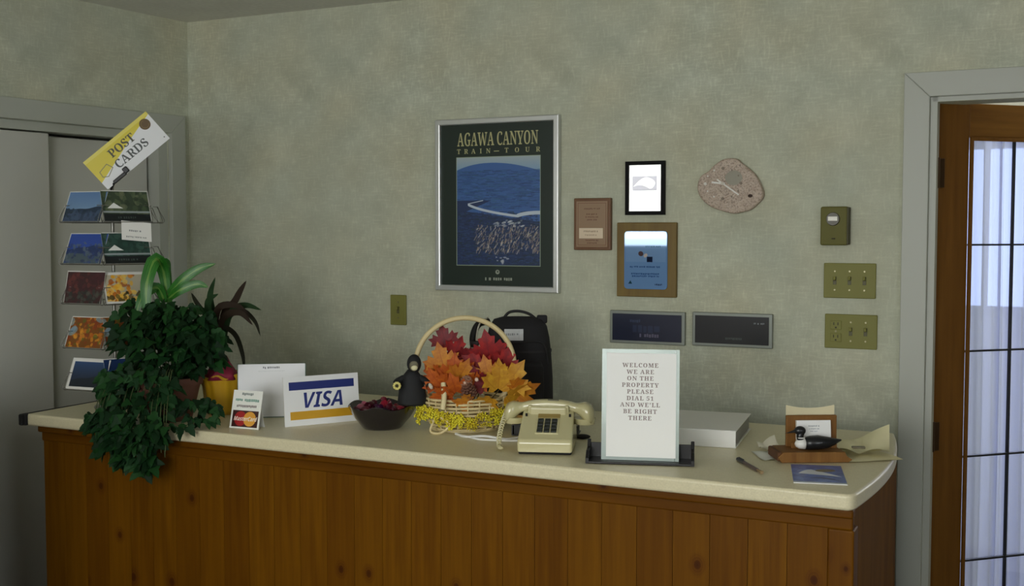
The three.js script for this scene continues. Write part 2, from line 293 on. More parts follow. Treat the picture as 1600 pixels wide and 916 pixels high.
// ---------------------------------------------------------------- wall pieces
// framed poster
{
  const X = -1.911, Y = 1.744, W = 0.504, Hh = 0.634, f = 0.0215;
  const t = thing('framed_poster', 'framed dark green canyon train poster in a silver metal frame', 'poster', [X, Y, 0]);
  const s = new THREE.Shape([[-W / 2, -Hh / 2], [W / 2, -Hh / 2], [W / 2, Hh / 2], [-W / 2, Hh / 2]].map(p => new THREE.Vector2(...p)));
  s.holes.push(new THREE.Path([[-W / 2 + f, -Hh / 2 + f], [-W / 2 + f, Hh / 2 - f], [W / 2 - f, Hh / 2 - f], [W / 2 - f, -Hh / 2 + f]].map(p => new THREE.Vector2(...p))));
  part('frame', new THREE.ExtrudeGeometry(s, { depth: 0.018, bevelEnabled: true, bevelSize: 0.004, bevelThickness: 0.004, bevelSegments: 2, bevelOffset: -0.004 }).translate(0, 0, 0.006), m.alu, t);
  const tex = canvas(768, 992, (g, w, h) => {
    g.fillStyle = '#16281f'; g.fillRect(0, 0, w, h);
    const px = 0.145 * w, py = 0.205 * h, pw = 0.735 * w, ph = 0.668 * h;
    g.fillStyle = '#b9b583'; g.textAlign = 'center'; g.font = '600 100px serif';
    g.save(); g.translate(w * 0.507, h * 0.135); g.scale(0.78, 1.12); g.fillText('AGAWA CANYON', 0, 0, 700); g.restore();
    g.font = '700 40px serif'; const l = 'TRAIN\u00b7TOUR'; [...'TRAIN'].forEach((c, i) => g.fillText(c, w * (0.165 + i * 0.066), h * 0.183)); g.fillRect(w * 0.478, h * 0.169, 36, 5); [...'TOUR'].forEach((c, i) => g.fillText(c, w * (0.59 + i * 0.09), h * 0.183));
    g.save(); g.beginPath(); g.rect(px, py, pw, ph); g.clip();
    const sk = g.createLinearGradient(0, py, 0, py + ph * 0.14); sk.addColorStop(0, '#a9b7bb'); sk.addColorStop(1, '#7fa3c4'); g.fillStyle = sk; g.fillRect(px, py, pw, ph);
    g.fillStyle = '#3f66a4'; g.beginPath(); g.moveTo(px, py + ph * 0.12); g.bezierCurveTo(px + pw * 0.25, py + ph * 0.03, px + pw * 0.6, py + ph * 0.03, px + pw, py + ph * 0.14); g.lineTo(px + pw, py + ph); g.lineTo(px, py + ph); g.fill();
    for (let i = 0; i < 1500; i++) { const v = rnd(), x = px + pw * rnd(), y = py + ph * (0.12 + 0.36 * v); g.fillStyle = ['#365b95', '#2b4a80', '#426fae', '#24406a', '#35617f'][Math.floor(rnd() * 5)]; g.globalAlpha = 0.4; g.fillRect(x, y, rr(10, 70), rr(2, 7)); }
    g.globalAlpha = 1; g.fillStyle = '#22365f'; g.beginPath(); g.moveTo(px, py + ph * 0.4); g.lineTo(px + pw * 0.42, py + ph * 0.4); g.lineTo(px + pw * 0.12, py + ph * 0.5); g.lineTo(px + pw, py + ph * 0.6); g.lineTo(px + pw, py + ph); g.lineTo(px, py + ph); g.fill();
    for (let i = 0; i < 1700; i++) { const x = px + pw * rnd(), y = py + ph * rr(0.5, 1); g.fillStyle = ['#1d2f55', '#2c4673', '#1a2a3c', '#33507c', '#243a3f'][Math.floor(rnd() * 5)]; g.globalAlpha = 0.5; g.fillRect(x, y, rr(6, 34), rr(2, 9)); }
    for (let i = 0; i < 420; i++) { const x = px + pw * rr(0.24, 1.0), y = py + ph * rr(0.62, 0.86), k = rr(6, 30); g.strokeStyle = ['#b9a48c', '#d7c9b4', '#8d7a70', '#a08a7d', '#5d5a6a'][Math.floor(rnd() * 5)]; g.globalAlpha = 0.65; g.lineWidth = rr(2, 7); g.beginPath(); g.moveTo(x, y); g.lineTo(x - k * rr(-0.1, 0.9), y + k); g.stroke(); }
    g.globalAlpha = 1; g.strokeStyle = '#c3d0dc'; g.lineCap = 'round'; g.lineWidth = 15; g.beginPath(); g.moveTo(px + pw * 0.15, py + ph * 0.44); g.quadraticCurveTo(px + pw * 0.3, py + ph * 0.5, px + pw * 0.73, py + ph * 0.545); g.stroke(); g.lineWidth = 22; g.beginPath(); g.moveTo(px + pw * 0.74, py + ph * 0.54); g.quadraticCurveTo(px + pw * 0.82, py + ph * 0.515, px + pw, py + ph * 0.515); g.stroke();
    g.lineWidth = 5; g.beginPath(); g.moveTo(px + pw * 0.14, py + ph * 0.43); g.lineTo(px + pw * 0.32, py + ph * 0.4); g.stroke();
    g.fillStyle = '#c8ccd0'; for (let i = 0; i < 26; i++) { g.globalAlpha = rr(0.35, 0.9); g.beginPath(); g.ellipse(px + pw * rr(0.46, 0.8), py + ph * rr(0.585, 0.64), rr(5, 20), rr(3, 7), -0.3, 0, 7); g.fill(); } for (let i = 0; i < 9; i++) { g.beginPath(); g.ellipse(px + pw * rr(0.48, 0.62), py + ph * rr(0.92, 0.98), rr(4, 12), rr(3, 8), 0, 0, 7); g.fill(); } g.globalAlpha = 1;
    g.restore(); g.strokeStyle = '#9fae94'; g.lineWidth = 4; g.strokeRect(px, py, pw, ph);
    g.fillStyle = '#9da394'; g.beginPath(); g.arc(w * 0.51, h * 0.912, 14, 0, 7); g.fill(); g.fillStyle = '#16281f'; g.fillRect(w * 0.51 - 3, h * 0.905, 8, 10); scrawl(g, w * 0.4, h * 0.945, w * 0.24, 20, '#9da394', 0.2);
  });
  const [pg, pm] = print(W - 2 * f + 0.004, Hh - 2 * f + 0.004, 0.006, tex, m.green, { rough: 0.4 });
  part('print', pg, pm, t, [0, 0, 0.013]);
}
function plaque(name, label, [x, y], w, h, t, edge, tex, o = {}) {
  const g = thing(name, label, 'plaque', [x, y, 0]);
  part('backing', uvm(rb(w, h, t, 0.003, 0, 0, t / 2 + 0.001), 2.2, rr(0, 1), rr(0, 1)), edge, g);
  return g;
}
const walnut = P(0xac9478, 0.45, { map: T.maple, clearcoat: 0.2, clearcoatRoughness: 0.3 });
{ // small brown wooden plaque
  const g = plaque('wooden_plaque', 'small brown wooden plaque with a pale engraved name strip', [-1.533, 1.673], 0.139, 0.182, 0.018, walnut);
  const tex = canvas(256, 340, (c, w, h) => { c.fillStyle = '#967a5c'; c.fillRect(0, 0, w, h); c.strokeStyle = '#7a5036'; c.lineWidth = 4; c.strokeRect(14, 14, w - 28, h - 28); for (const [y, k] of [[50, 0.5], [90, 0.35], [112, 0.4], [132, 0.3], [285, 0.4], [305, 0.3]]) scrawl(c, w * (0.5 - k / 2), y, w * k, 12, '#6d452e'); });
  const [a, b] = print(0.118, 0.16, 0.002, tex, walnut, { rough: 0.35 }); part('plate', a, b, g, [0, 0, 0.0202]);
  const t2 = canvas(160, 60, (c, w, h) => { c.fillStyle = '#e2cfb2'; c.fillRect(0, 0, w, h); scrawl(c, 30, 14, 100, 10, '#a98f72'); scrawl(c, 40, 36, 80, 9, '#b79e80'); });
  const [a2, b2] = print(0.09, 0.036, 0.003, t2, m.cream, { rough: 0.3 }); part('name_strip', a2, b2, g, [-0.002, -0.032, 0.0227]);
}
{ // glossy certificate in a black frame
  const g = thing('framed_certificate', 'small glossy white certificate in a black frame, mountain picture in its middle', 'certificate', [-1.34, 1.796, 0]);
  const W = 0.142, Hh = 0.184, f = 0.013, s = new THREE.Shape([[-W / 2, -Hh / 2], [W / 2, -Hh / 2], [W / 2, Hh / 2], [-W / 2, Hh / 2]].map(p => new THREE.Vector2(...p)));
  s.holes.push(new THREE.Path([[-W / 2 + f, -Hh / 2 + f], [-W / 2 + f, Hh / 2 - f], [W / 2 - f, Hh / 2 - f], [W / 2 - f, -Hh / 2 + f]].map(p => new THREE.Vector2(...p))));
  part('frame', new THREE.ExtrudeGeometry(s, { depth: 0.014, bevelEnabled: true, bevelSize: 0.002, bevelThickness: 0.002, bevelSegments: 2, bevelOffset: -0.002 }).translate(0, 0, 0.004), P(0x0c0c0d, 0.6, { specularIntensity: 0.3 }), g);
  const tex = canvas(256, 344, (c, w, h) => {
    c.fillStyle = '#fdfdf8'; c.fillRect(0, 0, w, h); c.fillStyle = '#8d8a97'; c.fillRect(w * 0.12, h * 0.25, w * 0.74, h * 0.3);
    c.fillStyle = '#fdfdf8'; c.beginPath(); c.moveTo(w * 0.14, h * 0.47); c.quadraticCurveTo(w * 0.4, h * 0.25, w * 0.58, h * 0.27); c.quadraticCurveTo(w * 0.85, h * 0.33, w * 0.8, h * 0.43); c.quadraticCurveTo(w * 0.7, h * 0.56, w * 0.58, h * 0.49); c.quadraticCurveTo(w * 0.35, h * 0.4, w * 0.14, h * 0.47); c.fill();
    c.fillStyle = '#5b5866'; c.fillRect(w * 0.14, h * 0.53, w * 0.7, 5); scrawl(c, w * 0.22, h * 0.77, w * 0.5, 9, '#c9c4bb');
  });
  const [a, b] = print(W - 2 * f + 0.003, Hh - 2 * f + 0.003, 0.006, tex, m.white, { rough: 0.06, coat: 0.6, coatRough: 0.02, metal: 0.07 }); part('print', a, b, g, [0, 0, 0.011]);
}
{ // tan plaque with blue plate
  const tan = P(0xbcc888, 0.5, { map: T.maple });
  const g = plaque('award_plaque', 'tan wooden plaque with a shiny blue metal plate', [-1.3325, 1.55], 0.215, 0.256, 0.018, tan);
  const w = 0.156, h = 0.2, r = 0.014, s = new THREE.Shape(); s.moveTo(-w / 2 + r, -h / 2); s.lineTo(w / 2 - r, -h / 2); s.quadraticCurveTo(w / 2, -h / 2, w / 2, -h / 2 + r); s.lineTo(w / 2, h / 2 - r); s.quadraticCurveTo(w / 2, h / 2, w / 2 - r, h / 2); s.lineTo(-w / 2 + r, h / 2); s.quadraticCurveTo(-w / 2, h / 2, -w / 2, h / 2 - r); s.lineTo(-w / 2, -h / 2 + r); s.quadraticCurveTo(-w / 2, -h / 2, -w / 2 + r, -h / 2);
  const tex = canvas(320, 410, (c, W, Hh) => {
    c.fillStyle = '#7aa4d8'; c.fillRect(0, 0, W, Hh); c.fillStyle = '#86aede'; c.fillRect(12, 12, W - 24, Hh * 0.5);
    c.fillStyle = '#5c4a4e'; c.beginPath(); c.ellipse(W * 0.39, Hh * 0.39, 19, 17, 0.4, 0, 7); c.fill(); c.fillStyle = '#ded0c6'; c.beginPath(); c.ellipse(W * 0.5, Hh * 0.42, 12, 16, 0.8, 0, 7); c.fill(); c.fillStyle = '#1c2c4c'; c.fillRect(W * 0.53, Hh * 0.44, 42, 38);
    scrawl(c, W * 0.5, Hh * 0.25, W * 0.36, 12, '#3f7396'); for (const [y, k] of [[0.6, 0.72], [0.72, 0.66], [0.76, 0.62]]) scrawl(c, W * (0.5 - k / 2), Hh * y, W * k, 13, '#31598f');
    c.fillStyle = '#26505f'; c.beginPath(); c.moveTo(W * 0.1, Hh * 0.91); c.lineTo(W * 0.19, Hh * 0.91); c.lineTo(W * 0.15, Hh * 0.85); c.fill(); scrawl(c, W * 0.72, Hh * 0.9, W * 0.18, 13, '#2d4468');
  });
  const N = 24, pg = new THREE.PlaneGeometry(w, h, N, N);
  const q = new THREE.ExtrudeGeometry(s, { depth: 0.003, bevelEnabled: true, bevelSize: 0.0015, bevelThickness: 0.0015, bevelSegments: 2, bevelOffset: -0.0015 });
  const uv = q.attributes.uv, pos = q.attributes.position; for (let i = 0; i < uv.count; i++) uv.setXY(i, pos.getX(i) / w + 0.5, pos.getY(i) / h + 0.5);
  part('plate', q, P(0xffffff, 0.03, { map: tex, metalness: 0.25, clearcoat: 1, clearcoatRoughness: 0.02 }), g, [0, -0.001, 0.0205]);
}
// two dark plaques in grey frames
for (const [x, y, label, bg, bits] of [
  [-1.3295, 1.316, 'navy plaque in a grey frame, hanging below the tan award plaque', '#1b2138', [[0.26, 0.2, 0.2, 0.12, '#3a4560'], [0.4, 0.72, 0.3, 0.14, '#6f6a80'], [0.3, 0.4, 0.35, 0.3, '#2a3450']]],
  [-1.0315, 1.319, 'black plaque in a grey frame, hanging below the stone clock', '#15171a', [[0.8, 0.2, 0.14, 0.07, '#8d9396'], [0.42, 0.76, 0.24, 0.09, '#4c5552']]]]) {
  const g = plaque('framed_plaque', label, [x, y], 0.272, 0.114, 0.016, M(0x8a9088, 0.4, { metalness: 0.35 }));
  const tex = canvas(512, 200, (c, w, h) => { c.fillStyle = bg; c.fillRect(0, 0, w, h); for (const [a, b, k, q, col] of bits) { c.globalAlpha = 0.85; scrawl(c, a * w, b * h, k * w, q * h, col, 0.15); } c.globalAlpha = 1; });
  const [a, b] = print(0.25, 0.093, 0.003, tex, m.blackPlastic, { rough: 0.3 }); part('plate', a, b, g, [0, 0, 0.0185]);
}
{ // stone wall clock
  const g = thing('wall_clock', 'wall clock made from an irregular pinkish stone slab', 'clock', [-1.04, 1.798, 0]);
  const o = [[-1.147, 1.814], [-1.136, 1.833], [-1.113, 1.847], [-1.094, 1.865], [-1.067, 1.883], [-1.041, 1.888], [-1.018, 1.885], [-1, 1.87], [-0.981, 1.855], [-0.958, 1.834], [-0.943, 1.81], [-0.93, 1.777], [-0.933, 1.755], [-0.95, 1.737], [-0.972, 1.719], [-0.998, 1.712], [-1.024, 1.707], [-1.054, 1.713], [-1.089, 1.724], [-1.116, 1.739], [-1.139, 1.762], [-1.149, 1.788]];
  const s = new THREE.Shape(); s.setFromPoints(new THREE.SplineCurve([...o, o[0]].map(([x, y]) => new THREE.Vector2(x + 1.04, y - 1.798))).getPoints(110));
  part('slab', uvm(new THREE.ExtrudeGeometry(s, { depth: 0.018, bevelEnabled: true, bevelSize: 0.006, bevelThickness: 0.006, bevelSegments: 3, bevelOffset: -0.005 }).translate(0, 0, 0.007), 3.5), M(0xffffff, 0.5, { map: T.stone, bumpMap: T.stonebump, bumpScale: 0.002 }), g);
  const hands = M(0xe8e6df, 0.35);
  part('hand', bx(0.09, 0.0045, 0.002, 0.022, 0, 0.035).rotateZ(-0.61), hands, g, [-0.022, 0.008, 0]); part('hand', bx(0.045, 0.006, 0.002, -0.014, 0, 0.0375).rotateZ(-0.12), hands, g, [-0.022, 0.008, 0]);
  part('hub', cyl(0.005, 0.005, 0.012).rotateX(Math.PI / 2).translate(-0.022, 0.008, 0.034), M(0xc9c3b4, 0.3), g);
  for (let k = 0; k < 12; k++) { const a = k * Math.PI / 6; part('marker', new THREE.SphereGeometry(k % 3 ? 0.003 : 0.0052, 10, 6).scale(1, 1, 0.5), k > 6 && k < 12 ? hands : M(0x8e8274, 0.5), g, [-0.022 + 0.06 * Math.sin(a), 0.008 + 0.05 * Math.cos(a), 0.0315]); }
  part('knot', new THREE.SphereGeometry(0.008, 14, 8).scale(1, 0.7, 0.3), M(0x3c2c24, 0.7), g, [0.07, -0.034, 0.031]);
  part('fossil', new THREE.SphereGeometry(0.03, 24, 12).scale(1, 0.85, 0.06), M(0x9c998a, 0.6), g, [0.014, 0.026, 0.0305]);
}
// thermostat, switch plates, socket
{
  const g = thing('thermostat', 'small olive beige thermostat with a round dial window', 'thermostat', [-0.7, 1.665, 0]);
  part('body', rb(0.084, 0.123, 0.034, 0.006, 0, 0, 0.018), P(0x6a6836, 0.55, { specularIntensity: 0.4 }), g);
  part('side_cap', rb(0.012, 0.119, 0.03, 0.003, 0.041, 0, 0.018), M(0x46442a, 0.6), g);
  part('dial', cyl(0.02, 0.022, 0.008).rotateX(Math.PI / 2).translate(-0.002, 0.022, 0.038), M(0x4a4632, 0.35), g);
  part('gauge', rb(0.03, 0.014, 0.003, 0.001, -0.002, 0.023, 0.0425), M(0xe6e4d6, 0.25), g);
  part('lever', rb(0.01, 0.004, 0.008, 0.001, 0.0, -0.04, 0.037), m.slot, g);
}
function wallPlate(label, cat, [x, y], w, h, gangs, mat) {
  const g = thing(cat === 'outlet' ? 'outlet_plate' : 'switch_plate', label, cat, [x, y, 0]);
  part('plate', rb(w, h, 0.007, 0.003, 0, 0, 0.0045), mat, g);
  gangs.forEach((k, i) => {
    const gx = (i - (gangs.length - 1) / 2) * 0.046;
    if (k === 's') { part('slot', rb(0.011, 0.026, 0.002, 0.0008, gx, 0, 0.0085), m.ivoryDark, g); part('toggle', rb(0.008, 0.012, 0.014, 0.002, gx, 0.004, 0.0145).rotateX(-0.2), m.ivory, g); }
    else for (const dy of [0.02, -0.02]) {
      const q = part('socket', rb(0.034, 0.028, 0.003, 0.0015, gx, dy, 0.009), m.ivory, g);
      for (const dx of [-0.0065, 0.0065]) part('slot', bx(0.0028, 0.009, 0.001, gx + dx, dy + 0.004, 0.0106), m.slot, q);
      part('slot', cyl(0.003, 0.003, 0.001, 0, 0, 0, 10).rotateX(Math.PI / 2).translate(gx, dy - 0.008, 0.0106), m.slot, q);
    }
    for (const sy of k === 's' ? [0.03, -0.03] : [0]) part('screw', cyl(0.003, 0.003, 0.002, 0, 0, 0, 10).rotateX(Math.PI / 2).translate(gx, sy, k === 's' ? 0.0085 : 0.0108), m.screw, g);
  });
}
wallPlate('ivory plate with three light switches, below the thermostat', 'switch', [-0.653, 1.4905], 0.162, 0.112, ['s', 's', 's'], m.ivory);
wallPlate('ivory plate with a double socket and two switches', 'outlet', [-0.647, 1.328], 0.163, 0.11, ['o', 's', 's'], m.ivory);
wallPlate('single ivory light switch plate beside the canyon poster', 'switch', [-2.3385, 1.346], 0.071, 0.116, ['s'], m.ivory);

// ---------------------------------------------------------------- things on the counter
// postcard spinner
const RACK = [-2.874, TOP, 0.926], FACE = [rad(64), rad(4)], TIER = [0.62, 0.485, 0.357, 0.214, 0.078];
{
  const t = thing('postcard_rack', 'wire postcard spinner rack with a tilted sign on top', 'rack', RACK);
  part('base', new THREE.LatheGeometry([[0, 0], [0.068, 0], [0.07, 0.004], [0.066, 0.01], [0.02, 0.014], [0, 0.016]].map(p => new THREE.Vector2(...p)), 32), m.wire, t);
  part('pole', cyl(0.006, 0.006, 0.73, 0, 0.372, 0, 12), m.wire, t);
  const W = 0.156, A = 0.126, r = 0.0013;                     // one wire pocket, facing local +z
  const pocket = merge([
    tube([[-W / 2, 0.055, A + 0.004], [-W / 2, 0.004, A + 0.028], [-W / 2, 0, A + 0.012], [-W / 2, 0.05, A - 0.022]], r, 20, 5), tube([[W / 2, 0.055, A + 0.004], [W / 2, 0.004, A + 0.028], [W / 2, 0, A + 0.012], [W / 2, 0.05, A - 0.022]], r, 20, 5),
    bar([-W / 2, 0.055, A + 0.006], [-W / 2 + 0.022, 0.055, A + 0.008], r, 5), bar([W / 2, 0.055, A + 0.006], [W / 2 - 0.022, 0.055, A + 0.008], r, 5), bar([-W / 2, 0.002, A + 0.026], [W / 2, 0.002, A + 0.026], r, 5), bar([-W / 2, 0, A + 0.012], [W / 2, 0, A + 0.012], r, 5),
    bar([-W / 2, 0.05, A - 0.022], [W / 2, 0.05, A - 0.022], r, 5), bar([0, 0.05, A - 0.022], [0, 0.05, 0], r, 5), bar([-0.03, 0.002, A + 0.026], [-0.03, 0.0, A + 0.012], r, 5), bar([0.03, 0.002, A + 0.026], [0.03, 0, A + 0.012], r, 5)]);
  for (const y of TIER) for (let k = 0; k < 6; k++) part('pocket', pocket, m.wire, t, [0, y - 0.004, 0], [0, FACE[1] + k * Math.PI / 3, 0]);
  // sign: yellow and white plate on a clip
  const tex = canvas(640, 280, (g, w, h) => {
    g.fillStyle = '#e6e9ea'; g.fillRect(0, 0, w, h); g.fillStyle = '#d9c92c'; g.beginPath(); g.moveTo(0, 0); g.lineTo(w, 0); g.lineTo(w, h * 0.1); g.lineTo(w * 0.6, h * 0.34); g.lineTo(w * 0.2, h * 0.62); g.lineTo(0, h * 0.76); g.fill();
    g.fillStyle = '#e2d65a'; g.fillRect(0, 0, w, h * 0.1);
    g.fillStyle = '#5d4410'; g.beginPath(); g.arc(w * 0.885, h * 0.26, 44, 0, 7); g.fill(); g.strokeStyle = '#7d6420'; g.lineWidth = 5; g.beginPath(); g.arc(w * 0.885, h * 0.26, 30, 0.4, 5); g.stroke();
    g.fillStyle = '#39391f'; g.textAlign = 'left'; g.font = '600 92px serif'; g.fillText('POST', w * 0.3, h * 0.42, 290); g.fillStyle = '#3b4442'; g.fillText('CARDS', w * 0.27, h * 0.76, 350);
    g.strokeStyle = '#7c7a50'; g.lineWidth = 6; g.beginPath(); g.moveTo(w * 0.07, h * 0.5); g.lineTo(w * 0.2, h * 0.44); g.lineTo(w * 0.23, h * 0.62); g.lineTo(w * 0.12, h * 0.74); g.lineTo(w * 0.06, h * 0.66); g.closePath(); g.stroke();
    g.fillStyle = '#555'; g.beginPath(); g.arc(w * 0.96, h * 0.87, 5, 0, 7); g.fill();
  });
  const sign = new THREE.Group(); sign.name = 'sign'; sign.userData.label = 'tilted yellow and white sign reading POST CARDS'; sign.position.set(0.098, 0.85, 0.03); sign.rotation.set(0, rad(43), rad(41), 'YXZ'); t.add(sign);
  const [a, b] = print(0.258, 0.113, 0.004, tex, m.white, { rough: 0.4 }); part('plate', a, b, sign);
  part('clip', merge([rb(0.05, 0.012, 0.012, 0.003, -0.075, -0.052, 0.004), rb(0.018, 0.02, 0.014, 0.004, -0.045, -0.045, 0.005), bar([-0.1, -0.053, 0.002], [-0.122, -0.062, -0.01], 0.004)]), m.blackPlastic, sign);
}
// the cards in the rack: front card of each pocket facing the room, another behind it
function cardTex(draw, border = 0) { return canvas(192, 128, (g, w, h) => { g.fillStyle = '#e6e5df'; g.fillRect(0, 0, w, h); g.save(); g.beginPath(); g.rect(border, border, w - 2 * border, h - 2 * border); g.clip(); draw(g, w, h); g.restore(); }); }
const blobs = (g, w, h, y0, y1, cols, n, r0, r1) => { for (let i = 0; i < n; i++) { g.fillStyle = cols[Math.floor(rnd() * cols.length)]; g.globalAlpha = 0.7; g.beginPath(); g.ellipse(rnd() * w, h * rr(y0, y1), rr(r0, r1), rr(r0, r1) * 0.7, rnd() * 3, 0, 7); g.fill(); } g.globalAlpha = 1; };
const hill = (g, w, h, y, a, col, ph = 0) => { g.fillStyle = col; g.beginPath(); g.moveTo(0, h); for (let x = 0; x <= w; x += 6) g.lineTo(x, h * (y + a * Math.sin(x / w * 5 + ph) + a * 0.4 * Math.sin(x / w * 13 + ph))); g.lineTo(w, h); g.fill(); };
const lake = cardTex((g, w, h) => { const s = g.createLinearGradient(0, 0, 0, h); s.addColorStop(0, '#5d7fae'); s.addColorStop(0.55, '#7292b4'); g.fillStyle = s; g.fillRect(0, 0, w, h); hill(g, w, h, 0.55, 0.04, '#27384c'); hill(g, w, h, 0.72, 0.03, '#3d4c66', 2); blobs(g, w, h, 0.6, 0.98, ['#2c3d55', '#435873', '#22303f'], 60, 4, 14); });
const dusk = cardTex((g, w, h) => { g.fillStyle = '#3450a0'; g.fillRect(0, 0, w, h); hill(g, w, h, 0.45, 0.06, '#2a3c66', 1); hill(g, w, h, 0.7, 0.05, '#4b5b63', 3); blobs(g, w, h, 0.3, 0.98, ['#35487c', '#5d6c78', '#28365c'], 70, 4, 12); });
const falls = dark => cardTex((g, w, h) => { g.fillStyle = dark ? '#2e473f' : '#3b4a38'; g.fillRect(0, 0, w, h); blobs(g, w, h, 0, 0.8, dark ? ['#35544a', '#274038', '#46645a'] : ['#4c5c42', '#5e6b4e', '#2f3d2e', '#70775c'], 90, 5, 18); g.fillStyle = '#eceee9'; g.beginPath(); g.moveTo(w * 0.1, h * 0.57); g.lineTo(w * 0.25, h * 0.38); g.lineTo(w * 0.36, h * 0.5); g.lineTo(w * 0.44, h * 0.57); g.fill(); g.fillStyle = '#98a2a4'; g.fillRect(0, h * 0.66, w, h * 0.06); g.fillStyle = '#161d1f'; g.fillRect(0, h * 0.76, w, h * 0.24); scrawl(g, w * 0.3, h * 0.84, w * 0.4, 10, '#4a5552'); });
const redWoods = cardTex((g, w, h) => { g.fillStyle = '#3d2224'; g.fillRect(0, 0, w, h); blobs(g, w, h, 0, 0.65, ['#56282a', '#421f26', '#6b3730'], 60, 5, 16); blobs(g, w, h, 0.6, 1, ['#333f36', '#26302c', '#4c5148'], 40, 5, 14); });
const autumn = cardTex((g, w, h) => { g.fillStyle = '#7a4a18'; g.fillRect(0, 0, w, h); blobs(g, w, h, 0, 1, ['#c4771c', '#e09a2a', '#8a3a16', '#5b6a24', '#b35a18'], 90, 5, 16); blobs(g, w * 1, h, 0, 0.5, ['#7fa1b5'], 4, 10, 26); });
const bloom = cardTex((g, w, h) => { g.fillStyle = '#b8b19a'; g.fillRect(0, 0, w, h); blobs(g, w * 0.65, h, 0.05, 0.95, ['#e8a01e', '#f0b838', '#d47818', '#a84d14', '#f3c95a'], 80, 6, 17); blobs(g, w, h, 0.6, 0.95, ['#33321c', '#5a4a22'], 20, 5, 15); }, 8);
const night = cardTex((g, w, h) => { const s = g.createLinearGradient(0, 0, 0, h); s.addColorStop(0, '#31507e'); s.addColorStop(0.6, '#26344a'); g.fillStyle = s; g.fillRect(0, 0, w, h); hill(g, w, h, 0.62, 0.06, '#1b2530', 1); }, 11);
const navy = cardTex((g, w, h) => { g.fillStyle = '#233a66'; g.fillRect(0, 0, w, h); blobs(g, w, h, 0.2, 1, ['#1c2d4e', '#3a568a', '#2b3d3c'], 50, 5, 16); });
{
  const back = M(0xdcdcd6, 0.5), geo = new THREE.BoxGeometry(0.152, 0.102, 0.0016);
  const faces = [
    [[falls(false), 'postcard of a white waterfall among grey green trees, top pocket of the rack'], [falls(true), 'postcard of a white waterfall among bluish trees, second pocket of the rack'], [bloom, 'white bordered postcard of orange blossoms, behind the upright striped leaf'], [autumn, 'autumn forest postcard half hidden behind the ivy'], [navy, 'navy blue lake postcard in the lowest pocket behind the ivy']],
    [[lake, 'postcard of a pale blue sky over a dark lake, top pocket of the rack'], [dusk, 'postcard of a deep blue sky over hills, second pocket of the rack'], [redWoods, 'dark reddish brown forest postcard in the middle tier'], [autumn, 'postcard of orange autumn trees, fourth pocket down'], [night, 'dark blue night postcard with white border, in the lowest pocket']]];
  faces.forEach((rows, f) => rows.forEach(([tex, label], k) => {
    const mats = [back, back, back, back, M(0xffffff, 0.32, { map: tex }), back];
    for (const behind of [0, 1]) {
      const t = new THREE.Mesh(geo, behind ? back : mats); t.name = numbered('postcard'); shade(t);
      const a = FACE[f], lean = f ? (k === 2 ? 0.22 : 0.4) : 0.34, q = new THREE.Quaternion().setFromAxisAngle(V(0, 1, 0), a + (f ? 0.0 : 0.02)).multiply(new THREE.Quaternion().setFromAxisAngle(V(1, 0, 0), -lean));
      const off = V(behind ? (f ? -0.005 : 0.004) : 0, 0.051, behind ? -0.004 : 0).applyAxisAngle(V(1, 0, 0), -lean); off.y += TIER[k] + (behind ? 0.004 : 0); off.z += 0.126 + 0.019; off.applyAxisAngle(V(0, 1, 0), a);
      t.position.set(RACK[0] + off.x, RACK[1] + off.y, RACK[2] + off.z); t.quaternion.copy(q); scene.add(t);
      tag(t, behind ? 'white card tucked behind the ' + label.replace(/,.*/, '') : label, 'postcard', behind ? 'postcards tucked behind the front cards' : 'postcards in the spinner rack');
    }
  }));
  // small white card stuck in the first pocket
  const tex = canvas(160, 104, (g, w, h) => { g.fillStyle = '#f0f0ea'; g.fillRect(0, 0, w, h); scrawl(g, 40, 46, 70, 11, '#8c9090'); scrawl(g, 24, 80, 110, 9, '#9a9c98'); });
  const [g, mm] = print(0.096, 0.064, 0.001, tex), c = part('price_card', g, mm, scene); tag(c, 'small white note card clipped over the waterfall postcards', 'card');
  const a = FACE[0], off = V(0.022, TIER[0] - 0.032, 0.126 + 0.034).applyAxisAngle(V(0, 1, 0), a); c.position.set(RACK[0] + off.x, RACK[1] + off.y, RACK[2] + off.z); c.rotation.set(-0.3, a, -0.09, 'YXZ');
}

// plants
function leafGeo(outline, bend = 0.25, fold = 0.2) {           // outline in the x-y plane, stalk at the origin, tip at +y; length 1
  const s = new THREE.Shape(outline.map(p => new THREE.Vector2(...p))), g = new THREE.ShapeGeometry(s), p = g.attributes.position;
  for (let i = 0; i < p.count; i++) { const x = p.getX(i), y = p.getY(i); p.setZ(i, Math.abs(x) * fold - bend * y * y); }
  g.computeVertexNormals(); return g;
}
const sym = h => [...h, ...h.slice(1, -1).reverse().map(([x, y]) => [-x, y])];
const ivyLeaf = leafGeo(sym([[0, 0], [0.2, -0.12], [0.42, 0.02], [0.46, 0.3], [0.28, 0.42], [0.24, 0.66], [0, 1]]), 0.3, 0.25);
const mapleLeaf = (() => {
  const g = leafGeo(sym([[0, 0.12], [0.16, 0.02], [0.34, 0.06], [0.3, 0.2], [0.58, 0.24], [0.5, 0.38], [0.62, 0.56], [0.44, 0.55], [0.4, 0.68], [0.22, 0.54], [0.26, 0.78], [0.14, 0.78], [0, 1]]), 0.22, 0.32);
  return g;
})();
const CY = V(0, 1, 0);
